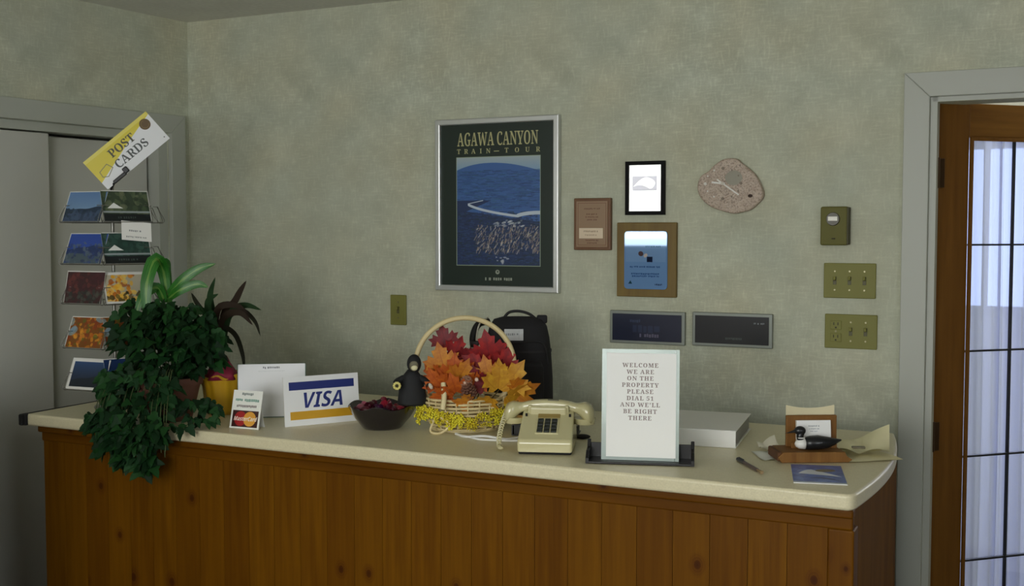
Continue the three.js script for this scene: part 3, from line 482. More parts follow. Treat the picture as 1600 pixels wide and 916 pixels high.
function ribbonLeaf(pts, w, thickEnd = 0.15) {                  // a strap leaf along a curve, folded along its midrib
  const c = new THREE.CatmullRomCurve3(pts.map(p => V(...p))), n = 18, pos = [], uv = [], idx = [];
  for (let i = 0; i <= n; i++) {
    const t = i / n, p = c.getPoint(t), d = c.getTangent(t), side = d.clone().cross(ribbonLeaf.face).normalize(), up = side.clone().cross(d).normalize();
    const k = w * Math.pow(Math.sin(Math.PI * Math.min(0.999, thickEnd + t * (1 - thickEnd))), 0.7);
    for (const [s, lift] of [[-1, 0.22], [0, 0], [1, 0.22]]) { const q = p.clone().addScaledVector(side, s * k).addScaledVector(up, lift * k); pos.push(q.x, q.y, q.z); uv.push((s + 1) / 2, t); }
    if (i < n) { const a = i * 3; idx.push(a, a + 1, a + 3, a + 1, a + 4, a + 3, a + 1, a + 2, a + 4, a + 2, a + 5, a + 4); }
  }
  const g = new THREE.BufferGeometry(); g.setAttribute('position', new THREE.Float32BufferAttribute(pos, 3)); g.setAttribute('uv', new THREE.Float32BufferAttribute(uv, 2)); g.setIndex(idx); g.computeVertexNormals(); return g;
}
ribbonLeaf.face = V(0.6, 0.1, 0.79);
{
  const X = -2.55, Z = 1.03, t = thing('potted_ivy', 'bushy dark green potted ivy trailing over the counter edge', 'plant', [X, TOP, Z]);
  part('pot', new THREE.LatheGeometry([[0, 0], [0.07, 0], [0.074, 0.006], [0.1, 0.11], [0.108, 0.112], [0.108, 0.135], [0.098, 0.135], [0.09, 0.11], [0, 0.11]].map(p => new THREE.Vector2(...p)), 40), M(0x6b4436, 0.7), t);
  part('soil', cyl(0.09, 0.09, 0.02, 0, 0.105, 0), M(0x2a2018, 0.95), t);
  // crown and trailing vines: [centre, radii, leaves]
  const lobes = [[[0, 0.23, 0.0], [0.13, 0.13, 0.1], 330], [[-0.09, 0.27, 0.02], [0.09, 0.11, 0.08], 130], [[0.11, 0.23, -0.01], [0.09, 0.09, 0.08], 140], [[-0.03, 0.31, -0.01], [0.08, 0.07, 0.07], 80], [[0.09, 0.31, -0.03], [0.07, 0.05, 0.06], 60],
    [[0.0, 0.1, 0.125], [0.16, 0.09, 0.04], 190], [[0.2, 0.05, 0.09], [0.07, 0.04, 0.04], 50], [[0.01, 0.0, 0.185], [0.155, 0.06, 0.028], 160], [[-0.07, 0.0, 0.185], [0.085, 0.045, 0.025], 70], [[0.04, -0.07, 0.185], [0.09, 0.045, 0.024], 80], [[-0.05, -0.05, 0.185], [0.07, 0.04, 0.024], 40], [[0.08, -0.105, 0.185], [0.035, 0.03, 0.02], 24], [[-0.1, 0.11, 0.1], [0.07, 0.07, 0.05], 60]];
  const list = [[], [], []], q = new THREE.Quaternion(), mat4 = new THREE.Matrix4();
  for (const [c, r, n] of lobes) for (let i = 0; i < n; i++) {
    const d = V(rr(-1, 1), rr(-1, 1), rr(-1, 1)); if (d.lengthSq() > 1) { i--; continue; } d.setLength(Math.pow(d.length(), 0.6));
    const p = V(c[0] + d.x * r[0], c[1] + d.y * r[1], c[2] + d.z * r[2]); if (p.y < 0.02 && p.z < 0.155) p.z = 0.155 + rnd() * 0.03; if (p.y < 0.03 && p.z < 0.13) p.y = 0.03;
    const k = rr(0.024, 0.042), out = V(d.x + rr(-0.5, 0.5), -0.55 + rr(-0.5, 0.5), d.z + 0.3 + rr(-0.5, 0.5)).normalize(), face = V(rr(-0.5, 0.9), 0.5 + rr(-0.3, 0.5), 0.7 + rr(-0.4, 0.3));
    const zx = face.addScaledVector(out, -face.dot(out)).normalize(), xx = out.clone().cross(zx);
    mat4.makeBasis(xx, out, zx).scale(V(k, k, k)).setPosition(p); list[Math.floor(rnd() * 3)].push(ivyLeaf.clone().applyMatrix4(mat4));
  }
  [0x133718, 0x1d461d, 0x0f2c13].forEach((c, i) => { const f = part('foliage', merge(list[i]), P(c, 0.6, { transmission: 0.12, thickness: 0, specularIntensity: 0.35, side: THREE.DoubleSide }), t); f.userData.kind = 'stuff'; });
  const vines = []; for (let i = 0; i < 16; i++) { const a = -1.2 + i * 0.16, x = Math.sin(a); vines.push(tube([[x * 0.05, 0.12, 0.02], [x * 0.11, 0.17, 0.09], [x * 0.15, 0.06, 0.155], [x * 0.15 + 0.02, -0.03 - 0.07 * rnd(), 0.175 + 0.012 * rnd()]], 0.0016, 16, 5)); }
  for (let i = 0; i < 10; i++) { const a = i * 0.63; vines.push(tube([[0.03 * Math.sin(a), 0.11, 0.03 * Math.cos(a)], [0.07 * Math.sin(a), 0.24, 0.06 * Math.cos(a)], [0.12 * Math.sin(a), 0.3 - 0.06 * rnd(), 0.09 * Math.cos(a)]], 0.0018, 12, 5)); }
  part('stem', merge(vines), M(0x3d4a22, 0.7), t);
}
{
  const X = -2.615, Z = 0.935, t = thing('striped_leaf_plant', 'tall plant with bright green pale striped leaves behind the ivy', 'plant', [X, TOP, Z]);
  part('pot', new THREE.LatheGeometry([[0, 0], [0.028, 0], [0.038, 0.07], [0.04, 0.07], [0.04, 0.08], [0.034, 0.08], [0.032, 0.066], [0, 0.066]].map(p => new THREE.Vector2(...p)), 28), M(0x3c3a36, 0.6), t);
  part('stem', tube([[0, 0.06, 0], [0.005, 0.25, 0.01], [0.0, 0.4, 0.02]], 0.005, 14, 8), M(0x4d6a2a, 0.6), t);
  const tex = canvas(128, 256, (g, w, h) => { g.fillStyle = '#2a7020'; g.fillRect(0, 0, w, h); for (let i = 0; i < 160; i++) { g.fillStyle = ['#3f8f2c', '#256a1c', '#57a338'][i % 3]; g.globalAlpha = 0.4; g.fillRect(rnd() * w, rnd() * h, 5, rr(10, 40)); } g.globalAlpha = 1; g.fillStyle = '#6f9c42'; for (let y = 0; y < h; y += 4) { const k = 11 + 5 * Math.sin(y * 0.09); g.fillRect(w / 2 - k, y, 2 * k, 4); } });
  const lm = P(0xffffff, 0.4, { map: tex, transmission: 0.2, thickness: 0, side: THREE.DoubleSide });
  for (const [pts, w] of [[[[0, 0.38, 0.02], [0.0, 0.47, 0.04], [0.005, 0.5, 0.075], [0.006, 0.43, 0.115], [0.006, 0.35, 0.12], [0.01, 0.3, 0.125]], 0.021], [[[0, 0.36, 0.03], [-0.005, 0.41, 0.06], [-0.02, 0.38, 0.11], [-0.03, 0.32, 0.13]], 0.016], [[[0, 0.38, 0.02], [0.05, 0.43, 0.01], [0.1, 0.47, -0.02], [0.14, 0.485, -0.05]], 0.016], [[[0, 0.37, 0.02], [0.05, 0.4, 0.02], [0.1, 0.42, -0.01], [0.125, 0.41, -0.03]], 0.015], [[[0, 0.38, 0.01], [-0.03, 0.46, -0.01], [-0.035, 0.49, -0.01], [-0.06, 0.47, 0.02]], 0.015], [[[0, 0.36, 0.02], [0.04, 0.36, 0.06], [0.07, 0.33, 0.09]], 0.015], [[[0, 0.37, 0], [-0.06, 0.41, 0.02], [-0.1, 0.37, 0.05]], 0.014]]) part('leaf', ribbonLeaf(pts, w), lm, t);
}
{
  const X = -2.475, Z = 0.86, t = thing('spiky_plant', 'dark arching leaved plant in a yellow wrapped pot with red cloth', 'plant', [X, TOP, Z]);
  const wrap = new THREE.LatheGeometry([[0, 0], [0.05, 0], [0.056, 0.02], [0.062, 0.09], [0.076, 0.125], [0.07, 0.128], [0.058, 0.095], [0, 0.09]].map(p => new THREE.Vector2(...p)), 60), wp = wrap.attributes.position;
  for (let i = 0; i < wp.count; i++) { const x = wp.getX(i), z = wp.getZ(i), y = wp.getY(i), a = Math.atan2(z, x), k = 1 + 0.05 * Math.sin(a * 11) * Math.min(1, y / 0.06); wp.setXYZ(i, x * k, y + 0.006 * Math.sin(a * 7) * (y > 0.11), z * k); } wrap.computeVertexNormals();
  part('wrapped_pot', wrap, P(0xc79a1e, 0.35, { clearcoat: 0.3 }), t);
  const red = loft([0, 0.3, 0.6, 0.85, 1].map((k, i) => Array.from({ length: 20 }, (_, j) => { const a = j / 20 * Math.PI * 2, r = 0.055 * (1 - 0.75 * k) * (1 + 0.16 * Math.sin(a * 5 + i)); return [r * Math.cos(a), 0.115 + k * 0.075, r * Math.sin(a)]; }))); part('red_cloth', red, M(0x8e1c3a, 0.7), t, [0.015, 0, 0.02]);
  const dark = [P(0x24261a, 0.7, { specularIntensity: 0.3, side: THREE.DoubleSide }), P(0x2c2218, 0.7, { specularIntensity: 0.3, side: THREE.DoubleSide }), P(0x1f381b, 0.7, { specularIntensity: 0.3, side: THREE.DoubleSide })];
  const B = [-0.005, 0.12, 0.01];                                // x towards the frame's end, z towards the room
  [[[0.02, 0.3, 0], [0.06, 0.335, -0.02], [0.1, 0.3, -0.04], [0.115, 0.25, -0.05]], [[0.0, 0.3, 0.03], [0.03, 0.35, 0.04], [0.075, 0.35, 0.01], [0.11, 0.31, -0.01]], [[-0.02, 0.32, 0.02], [-0.03, 0.38, 0.02], [-0.025, 0.44, 0.0]], [[-0.03, 0.3, 0.03], [-0.06, 0.36, 0.05], [-0.09, 0.39, 0.04]], [[0.01, 0.33, 0], [0.05, 0.36, 0], [0.07, 0.4, -0.01], [0.085, 0.43, -0.02]],
    [[-0.03, 0.28, 0.05], [-0.08, 0.33, 0.07], [-0.1, 0.31, 0.09]], [[0.02, 0.28, 0.02], [0.05, 0.26, 0.0], [0.075, 0.19, -0.01], [0.08, 0.13, -0.01]], [[0.03, 0.31, 0.03], [0.09, 0.33, 0.02], [0.125, 0.29, 0.0]], [[-0.01, 0.32, 0.05], [0.0, 0.37, 0.06], [0.03, 0.39, 0.05]], [[0.0, 0.27, 0.04], [0.03, 0.3, 0.07], [0.06, 0.28, 0.08]], [[-0.04, 0.29, 0.02], [-0.06, 0.33, 0.0], [-0.07, 0.38, -0.02]], [[0.04, 0.33, 0.0], [0.07, 0.35, -0.03], [0.12, 0.335, -0.05]]]
    .forEach((p, i) => part('leaf', ribbonLeaf([B, ...p], i % 3 === 0 ? 0.008 : 0.011, 0.05), dark[i % 3], t));
  part('leaf', ribbonLeaf([[-0.01, 0.26, 0.02], [-0.045, 0.35, 0.0], [-0.05, 0.415, -0.02]], 0.007), P(0x6a5a2a, 0.5, { side: THREE.DoubleSide }), t);
}

// card holders and signs
function standee(name, label, cat, [x, z], turn, lean, w, h, t, tex, o = {}) {
  const g = thing(name, label, cat, [x, TOP, z], turn);
  const tilt = new THREE.Group(); tilt.name = o.body ?? 'panel'; tilt.rotation.x = -lean; g.add(tilt);
  const [a, b] = print(w, h, t, tex, o.side ?? m.white, { rough: o.rough ?? 0.45, ...o }); part('printed_card', a, b, tilt, [0, h / 2 + (o.lift ?? 0), 0]);
  return [g, tilt];
}
{
  const tex = canvas(512, 410, (g, w, h) => { g.fillStyle = '#eceef0'; g.fillRect(0, 0, w, h); scrawl(g, w * 0.37, h * 0.05, w * 0.26, 16, '#6f7479', 0.3); scrawl(g, w * 0.3, h * 0.13, w * 0.4, 4, '#c4c6c8'); });
  const [g] = standee('notice_holder', 'blank looking white notice in a slanted clear holder behind the small card', 'sign', [-2.272, 0.868], 0.634, 0.16, 0.208, 0.166, 0.0012, tex, { lift: 0.004, body: 'slanted_face' });
  const a = part('acrylic_back', bx(0.214, 0.174, 0.002, 0, 0.087, 0), m.acrylic, g, [0, 0.0, -0.0028], [-0.16, 0, 0]);
  part('acrylic_foot', merge([bx(0.214, 0.0025, 0.07, 0, 0.0015, -0.038), bx(0.214, 0.16, 0.0025, 0, 0.08, -0.05).rotateX(0.12)]), m.acrylicEdge, g);
}
{
  const tex = canvas(256, 280, (g, w, h) => {
    g.fillStyle = '#eef0e8'; g.fillRect(0, 0, w, h); scrawl(g, w * 0.3, h * 0.06, w * 0.42, 20, '#8b9590', 0.12); scrawl(g, w * 0.1, h * 0.22, w * 0.78, 22, '#7fa596', 0.1); scrawl(g, w * 0.16, h * 0.38, w * 0.66, 19, '#8d8583', 0.12);
    const x = w * 0.06, y = h * 0.53, W = w * 0.88, Hh = h * 0.43; g.fillStyle = '#3a1614'; g.fillRect(x, y, W, Hh);
    g.fillStyle = '#a11a1c'; g.beginPath(); g.arc(x + W * 0.32, y + Hh / 2, Hh * 0.45, 0, 7); g.fill(); g.fillStyle = '#e0a13a'; g.beginPath(); g.arc(x + W * 0.68, y + Hh / 2, Hh * 0.45, 0, 7); g.fill();
    g.fillStyle = '#f3e9dc'; g.textAlign = 'center'; g.font = 'italic 700 42px sans-serif'; g.fillText('MasterCard', w * 0.5, y + Hh * 0.62, W * 0.9);
  });
  const [g] = standee('card_sign', 'small upright payment sign with red and gold circles on dark ground', 'sign', [-2.222, 1.066], 0.06, 0.24, 0.104, 0.114, 0.002, tex, { body: 'front_panel' });
  part('rear_leg', bx(0.08, 0.095, 0.002, 0, 0.046, 0).rotateX(0.28), m.white, g, [0, 0.001, -0.049]);
}
{
  const tex = canvas(768, 460, (g, w, h) => {
    g.fillStyle = '#eff1f1'; g.fillRect(0, 0, w, h); g.fillStyle = '#1c2c74'; g.fillRect(w * 0.07, h * 0.11, w * 0.87, h * 0.165); g.fillStyle = '#d2a024'; g.fillRect(w * 0.075, h * 0.71, w * 0.87, h * 0.165);
    g.fillStyle = '#1c2c74'; g.textAlign = 'center'; g.font = 'italic 800 200px sans-serif'; g.fillText('VISA', w * 0.495, h * 0.645, w * 0.56);
  });
  const [g] = standee('card_sign', 'white payment sign with blue bar, slanted VISA lettering and gold bar', 'sign', [-2.0625, 0.8885], 1.012, 0.1, 0.244, 0.149, 0.004, tex, { body: 'front_panel' });
  part('rear_leg', bx(0.1, 0.13, 0.003, 0, 0.064, 0).rotateX(0.3), m.white, g, [0, 0.001, -0.056]);
}
{ // welcome sign standing in a black tray
  const tr = thing('desk_tray', 'black plastic tray under the welcome sign', 'tray', [-0.989, TOP, 1.022], 0.3);
  part('floor', rb(0.272, 0.006, 0.07, 0.002, 0, 0.004, 0), m.blackPlastic, tr);
  for (const s of [-1, 1]) { const sh = new THREE.Shape([[-0.035, 0], [0.035, 0], [0.035, 0.014], [0.012, 0.03], [-0.02, 0.034], [-0.03, 0.052], [-0.035, 0.05]].map(p => new THREE.Vector2(...p))); part('end_wall', new THREE.ExtrudeGeometry(sh, { depth: 0.006, bevelEnabled: true, bevelSize: 0.0015, bevelThickness: 0.0015, bevelSegments: 2, bevelOffset: -0.0015 }).rotateY(-Math.PI / 2).translate(s * 0.132 + 0.003, 0.001, 0), m.blackPlastic, tr); }
  part('rear_wall', rb(0.26, 0.038, 0.005, 0.002, 0, 0.025, -0.032), m.blackPlastic, tr);
  const tex = canvas(512, 768, (g, w, h) => {
    g.fillStyle = '#f3f4ef'; g.fillRect(0, 0, w, h); g.fillStyle = '#77655f'; g.textAlign = 'center'; g.font = '700 44px serif';
    ['WELCOME', 'WE ARE', 'ON THE', 'PROPERTY', 'PLEASE', 'DIAL 51', "AND WE'LL", 'BE RIGHT', 'THERE'].forEach((s, i) => g.fillText([...s].join('\u200a'), w * 0.485, h * (0.135 + i * 0.0635)));
  });
  const g = thing('welcome_sign', 'clear framed white welcome notice standing upright in the black tray', 'sign', [-0.987, TOP + 0.0075, 1.03], 0.287);
  const lean = new THREE.Group(); lean.name = 'leaning_frame'; lean.rotation.x = -0.07; g.add(lean);
  const [a, b] = print(0.176, 0.264, 0.001, tex, m.white, { rough: 0.5 }); part('printed_sheet', a, b, lean, [0.002, 0.14, 0.0016]);
  part('acrylic_back', bx(0.196, 0.282, 0.002, 0, 0.141, -0.0034), m.acrylic, lean);
  part('acrylic_edge', merge([bx(0.012, 0.282, 0.003, -0.092, 0.141, -0.001), bx(0.01, 0.282, 0.003, 0.093, 0.141, -0.001), bx(0.174, 0.012, 0.003, 0, 0.276, -0.001), bx(0.174, 0.008, 0.003, 0, 0.004, -0.001)]), m.acrylicEdge, lean);
}
// bowl of sweets
{
  const X = -1.862, Z = 0.868, g = thing('candy_bowl', 'dark wavy rimmed bowl filled with wrapped sweets', 'bowl', [X, TOP, Z]);
  const lt = new THREE.LatheGeometry([[0, 0], [0.055, 0], [0.06, 0.004], [0.085, 0.035], [0.102, 0.068], [0.1, 0.07], [0.095, 0.066], [0.078, 0.036], [0.052, 0.012], [0, 0.01]].map(p => new THREE.Vector2(...p)), 72), p = lt.attributes.position;
  for (let i = 0; i < p.count; i++) { const x = p.getX(i), y = p.getY(i), z = p.getZ(i), a = Math.atan2(z, x), k = y / 0.07; p.setXYZ(i, x * (1 + 0.04 * k * Math.sin(a * 7)), y + 0.006 * k * k * Math.sin(a * 6 + 1), z * (1 + 0.04 * k * Math.sin(a * 7))); } lt.computeVertexNormals();
  part('body', lt, P(0x191318, 0.22, { clearcoat: 0.8, clearcoatRoughness: 0.1 }), g);
  const sweet = merge([new THREE.SphereGeometry(0.013, 14, 10).scale(1.25, 0.8, 0.85), new THREE.ConeGeometry(0.011, 0.016, 9, 1, true).rotateZ(Math.PI / 2).translate(0.021, 0, 0), new THREE.ConeGeometry(0.011, 0.016, 9, 1, true).rotateZ(-Math.PI / 2).translate(-0.021, 0, 0)]);
  const wraps = [0x6a1626, 0x8a2030, 0x4c1220, 0x3a1030, 0x9a5060].map(c => P(c, 0.3, { side: THREE.DoubleSide }));
  [[0, 0, 0], [0.03, 0.02, 1], [-0.032, 0.012, 2], [0.0, 0.04, 3], [0.01, -0.036, 4], [-0.05, -0.02, 5], [0.056, -0.012, 6], [-0.028, 0.05, 7], [0.042, 0.048, 8], [-0.062, 0.024, 9], [-0.03, -0.05, 10], [0.034, -0.056, 11], [0.054, 0.024, 12]].forEach(([x, z, i]) => {
    const r = Math.hypot(x, z), c = new THREE.Mesh(sweet, wraps[i % 5]); c.name = numbered('wrapped_sweet'); shade(c); c.position.set(X + x, TOP + 0.05 + 0.16 * r + (i < 3 ? 0.014 : 0), Z + z); c.rotation.set(rr(-0.4, 0.4), rr(0, 6), rr(-0.4, 0.4)); scene.add(c);
    tag(c, ['maroon', 'crimson', 'deep wine red', 'dark purple', 'dusty pink'][i % 5] + ' twist wrapped sweet lying in the dark bowl', 'candy', 'sweets in the dark bowl');
  });
}
// hooded doll
{
  const g = thing('hooded_doll', 'small black hooded doll with a pale face holding a yellow flower', 'doll', [-1.752, TOP + 0.078, 0.876], 0.5), blk = M(0x16181a, 0.75);
  g.scale.setScalar(0.8);
  part('cloak', new THREE.LatheGeometry([[0, 0], [0.05, 0], [0.054, 0.008], [0.048, 0.06], [0.036, 0.105], [0.016, 0.13], [0, 0.132]].map(p => new THREE.Vector2(...p)), 32).scale(1, 1, 0.8), blk, g);
  const head = part('hood', new THREE.SphereGeometry(0.031, 24, 18).scale(0.85, 1.12, 0.9), blk, g, [0.008, 0.152, 0.006]);
  part('face', new THREE.SphereGeometry(0.021, 20, 14).scale(0.8, 1, 0.45), M(0x6b6650, 0.6), head, [0, -0.004, 0.02]); part('chin', new THREE.SphereGeometry(0.012, 16, 10).scale(1, 0.85, 0.5), M(0xd9d3a8, 0.6), head, [0.002, -0.012, 0.0265]);
  for (const s of [-1, 1]) part('arm', tube([[s * 0.03, 0.1, 0.005], [s * 0.056, 0.085, 0.022], [s * (s < 0 ? 0.05 : 0.066), 0.07, 0.045]], 0.0125, 14, 10), blk, g);
  part('hand', new THREE.SphereGeometry(0.0105, 12, 8).scale(0.7, 1.2, 0.7).rotateZ(0.5), M(0xcfc8b4, 0.6), g, [0.07, 0.075, 0.056]);
  const fl = part('flower', merge(Array.from({ length: 10 }, (_, i) => new THREE.SphereGeometry(0.0058, 8, 6).scale(0.9, 0.9, 0.5).translate(0.0105 * Math.cos(i * 0.628), 0.0105 * Math.sin(i * 0.628), 0))), M(0xd8cf7a, 0.6), g, [-0.052, 0.078, 0.062]);
  part('flower_centre', new THREE.SphereGeometry(0.0055, 10, 8), M(0x3b3a20, 0.8), fl, [0, 0, 0.002]);
}
// autumn basket
const BK = [-1.628, 0.778], BT = 0.497;
{
  const g = thing('wicker_basket', 'round handled cream wicker basket with a yellow blossom trim', 'basket', [BK[0], TOP, BK[1]], BT), rx = 0.118, rz = 0.09;
  for (let k = 0; k < 9; k++) {
    const y = 0.008 + k * 0.011, f = 0.82 + 0.2 * Math.sin(k / 8 * 1.7), n = 22, pts = [];
    for (let i = 0; i < 132; i++) { const a = i / 132 * Math.PI * 2, w = 0.0035 * Math.sin(a * n / 2 * 2 / 2 + (k % 2) * Math.PI); pts.push([(rx * f + w) * Math.cos(a), y, (rz * f + w) * Math.sin(a)]); }
    part('weave_strand', tube(pts, 0.0043, 132, 5, true), m.wicker, g);
  }
  part('floor', cyl(0.1, 0.1, 0.006, 0, 0.004, 0, 36).scale(1, 1, 0.76), m.wicker, g);
  const st = []; for (let i = 0; i < 22; i++) { const a = i / 22 * Math.PI * 2 + 0.07; st.push(tube([[rx * 0.8 * Math.cos(a), 0.002, rz * 0.8 * Math.sin(a)], [rx * 0.98 * Math.cos(a), 0.05, rz * 0.98 * Math.sin(a)], [rx * 1.03 * Math.cos(a), 0.1, rz * 1.03 * Math.sin(a)]], 0.0026, 8, 5)); } part('stake_frame', merge(st), m.wicker, g);
  const hp = []; for (let i = 0; i < 80; i++) { const a = i / 80 * Math.PI * 2; hp.push([0.146 * Math.cos(a), 0.19 + 0.142 * Math.sin(a), 0.0]); } part('handle', tube(hp, 0.0078, 120, 9, true), m.wicker, g);
  part('ribbon', tube([[-0.062, 0.15, 0.088], [-0.06, 0.11, 0.104], [-0.064, 0.075, 0.108]], 0.008, 12, 6).scale(1, 1, 1), M(0xe3d6a6, 0.6), g);
  const bl = [[], []]; for (let i = 0; i < 210; i++) { const a = rr(-0.25, Math.PI + 0.25), y = 0.045 + 0.012 * Math.sin(a * 3) + rr(-0.02, 0.02), k = 1.1, q = [], s = rr(0.006, 0.0105); for (let j = 0; j < 5; j++) q.push(new THREE.SphereGeometry(s * 0.55, 6, 4).scale(1, 0.45, 0.6).translate(s * 0.7, 0, 0).rotateZ(j * 1.257)); bl[i % 2].push(merge(q).rotateX(rr(-0.6, 0.6)).rotateY(Math.PI / 2 - a + rr(-0.6, 0.6)).translate(rx * k * Math.cos(a) * (1 + rr(0, 0.14)), y, rz * k * Math.sin(a) * (1 + rr(0, 0.14)))); }
  bl.forEach((b, i) => { const q = part('blossom_trim', merge(b), M([0xe4da34, 0xd2bf24][i], 0.6), g); q.userData.kind = 'stuff'; });
  part('curled_foot', tube([[-0.09, 0.04, 0.075], [-0.1, 0.008, 0.085], [-0.07, 0.006, 0.1], [-0.045, 0.03, 0.1], [-0.07, 0.05, 0.09]], 0.004, 30, 6), m.wicker, g);

  const b = thing('leaf_bouquet', 'spray of red, orange and yellow silk maple leaves filling the wicker basket', 'bouquet', [BK[0], TOP + 0.02, BK[1]], BT);
  const veined = (a, c) => canvas(128, 128, (x, w, h) => { x.fillStyle = a; x.fillRect(0, 0, w, h); for (let i = 0; i < 130; i++) { x.fillStyle = c; x.globalAlpha = 0.22; x.beginPath(); x.arc(rnd() * w, rnd() * h, rr(3, 14), 0, 7); x.fill(); } x.globalAlpha = 0.7; x.strokeStyle = c; x.lineWidth = 2.5; for (const [dx, dy] of [[0, 1], [0.55, 0.6], [-0.55, 0.6], [0.5, 0.2], [-0.5, 0.2]]) { x.beginPath(); x.moveTo(w / 2, h * 0.9); x.lineTo(w / 2 + dx * w * 0.8, h * 0.9 - dy * h * 0.85); x.stroke(); } x.globalAlpha = 1; });
  const uvm2 = mapleLeaf, uvA = uvm2.attributes.uv, pA = uvm2.attributes.position; for (let i = 0; i < uvA.count; i++) uvA.setXY(i, pA.getX(i) / 1.3 + 0.5, pA.getY(i) * 0.9 + 0.08);
  const cols = { red: ['#b3201c', '#7d1220'], deep: ['#8f1d22', '#5d0f1a'], orange: ['#d5701a', '#a8400f'], amber: ['#dd9420', '#b8661a'], gold: ['#e2ad2a', '#c07f18'] }, lm = {};
  for (const k in cols) lm[k] = P(0xffffff, 0.6, { map: veined(...cols[k]), transmission: 0.2, thickness: 0, side: THREE.DoubleSide });
  // [colour, x, y, z, size, turn in the picture's plane, tip forward]
  for (const [c, x, y, z, s, r, f] of [['red', 0.075, 0.2, -0.02, 0.1, 0.15, 0.1], ['red', 0.1, 0.17, 0.0, 0.09, -0.45, 0.3], ['red', 0.06, 0.16, 0.02, 0.085, 0.6, 0.3], ['deep', 0.1, 0.15, -0.01, 0.085, -0.7, 0.2], ['red', 0.045, 0.18, -0.01, 0.07, 0.9, 0.2], ['deep', -0.054, 0.24, -0.02, 0.075, 0.25, 0.1], ['red', -0.039, 0.21, -0.01, 0.075, -0.5, 0.2], ['deep', -0.009, 0.2, -0.02, 0.065, -0.8, 0.3], ['amber', -0.059, 0.175, 0.03, 0.09, 0.25, 0.3], ['orange', -0.039, 0.145, 0.045, 0.09, -0.15, 0.4], ['orange', -0.059, 0.13, 0.055, 0.08, 0.7, 0.5], ['orange', -0.024, 0.115, 0.075, 0.08, 0.2, 0.6], ['amber', -0.025, 0.15, 0.05, 0.08, -0.5, 0.4], ['orange', -0.03, 0.11, 0.085, 0.07, 1.5, 0.7], ['orange', -0.039, 0.12, 0.075, 0.07, 1.9, 0.5], ['orange', 0.0, 0.155, 0.02, 0.075, 0.4, 0.2], ['deep', 0.035, 0.14, 0.04, 0.065, 0.2, 0.4], ['gold', 0.115, 0.13, 0.06, 0.105, -0.55, 0.3], ['gold', 0.095, 0.12, 0.075, 0.1, -0.1, 0.45], ['amber', 0.13, 0.12, 0.06, 0.095, -1.2, 0.35], ['gold', 0.115, 0.115, 0.085, 0.09, -1.9, 0.5], ['gold', 0.08, 0.11, 0.09, 0.075, 2.4, 0.6], ['amber', 0.075, 0.15, 0.05, 0.08, 0.3, 0.3], ['amber', 0.025, 0.1, 0.09, 0.065, 1.5, 0.7], ['orange', -0.074, 0.15, 0.03, 0.07, 0.9, 0.3], ['deep', 0.06, 0.125, 0.06, 0.06, 0.9, 0.4], ['orange', 0.02, 0.125, 0.06, 0.07, -0.6, 0.5]]) {
    const q = part('leaf', mapleLeaf, lm[c], b, [x, y - 0.02, z], [f + rr(-0.25, 0.25), rr(-0.35, 0.35), r]); q.scale.setScalar(s);
  }
  part('stem', merge([[-0.08, 0.18], [0.07, 0.18], [0.1, 0.1], [-0.06, 0.1], [0.0, 0.12], [-0.03, 0.07]].map(([x, y]) => tube([[x * 0.2, 0.0, 0], [x * 0.6, y * 0.5, 0.01], [x, y, 0.03]], 0.0018, 10, 5))), M(0x5d4a24, 0.7), b);
  const cone = []; for (let k = 0; k < 8; k++) for (let j = 0; j < 9; j++) { const a = j / 9 * 6.283 + k * 0.35, r = 0.019 * Math.sin((k + 1.2) / 9.5 * Math.PI); cone.push(new THREE.SphereGeometry(0.0062, 6, 4).scale(1, 0.5, 1).translate(r * Math.cos(a), k * 0.0065, r * Math.sin(a))); }
  part('pine_cone', merge(cone), M(0x6a4636, 0.7), b, [0.018, 0.085, 0.08], [0.5, 0, 0.3]); part('pine_cone', merge(cone).scale(0.8, 0.8, 0.8), M(0x9a7058, 0.7), b, [-0.004, 0.118, 0.075], [0.7, 0, -0.4]);
  part('berry', new THREE.SphereGeometry(0.006, 12, 8), M(0xe3c9b8, 0.4), b, [0.034, 0.14, 0.095]); part('berry', new THREE.SphereGeometry(0.005, 12, 8), M(0xd9b8a4, 0.4), b, [0.0, 0.132, 0.1]);
}
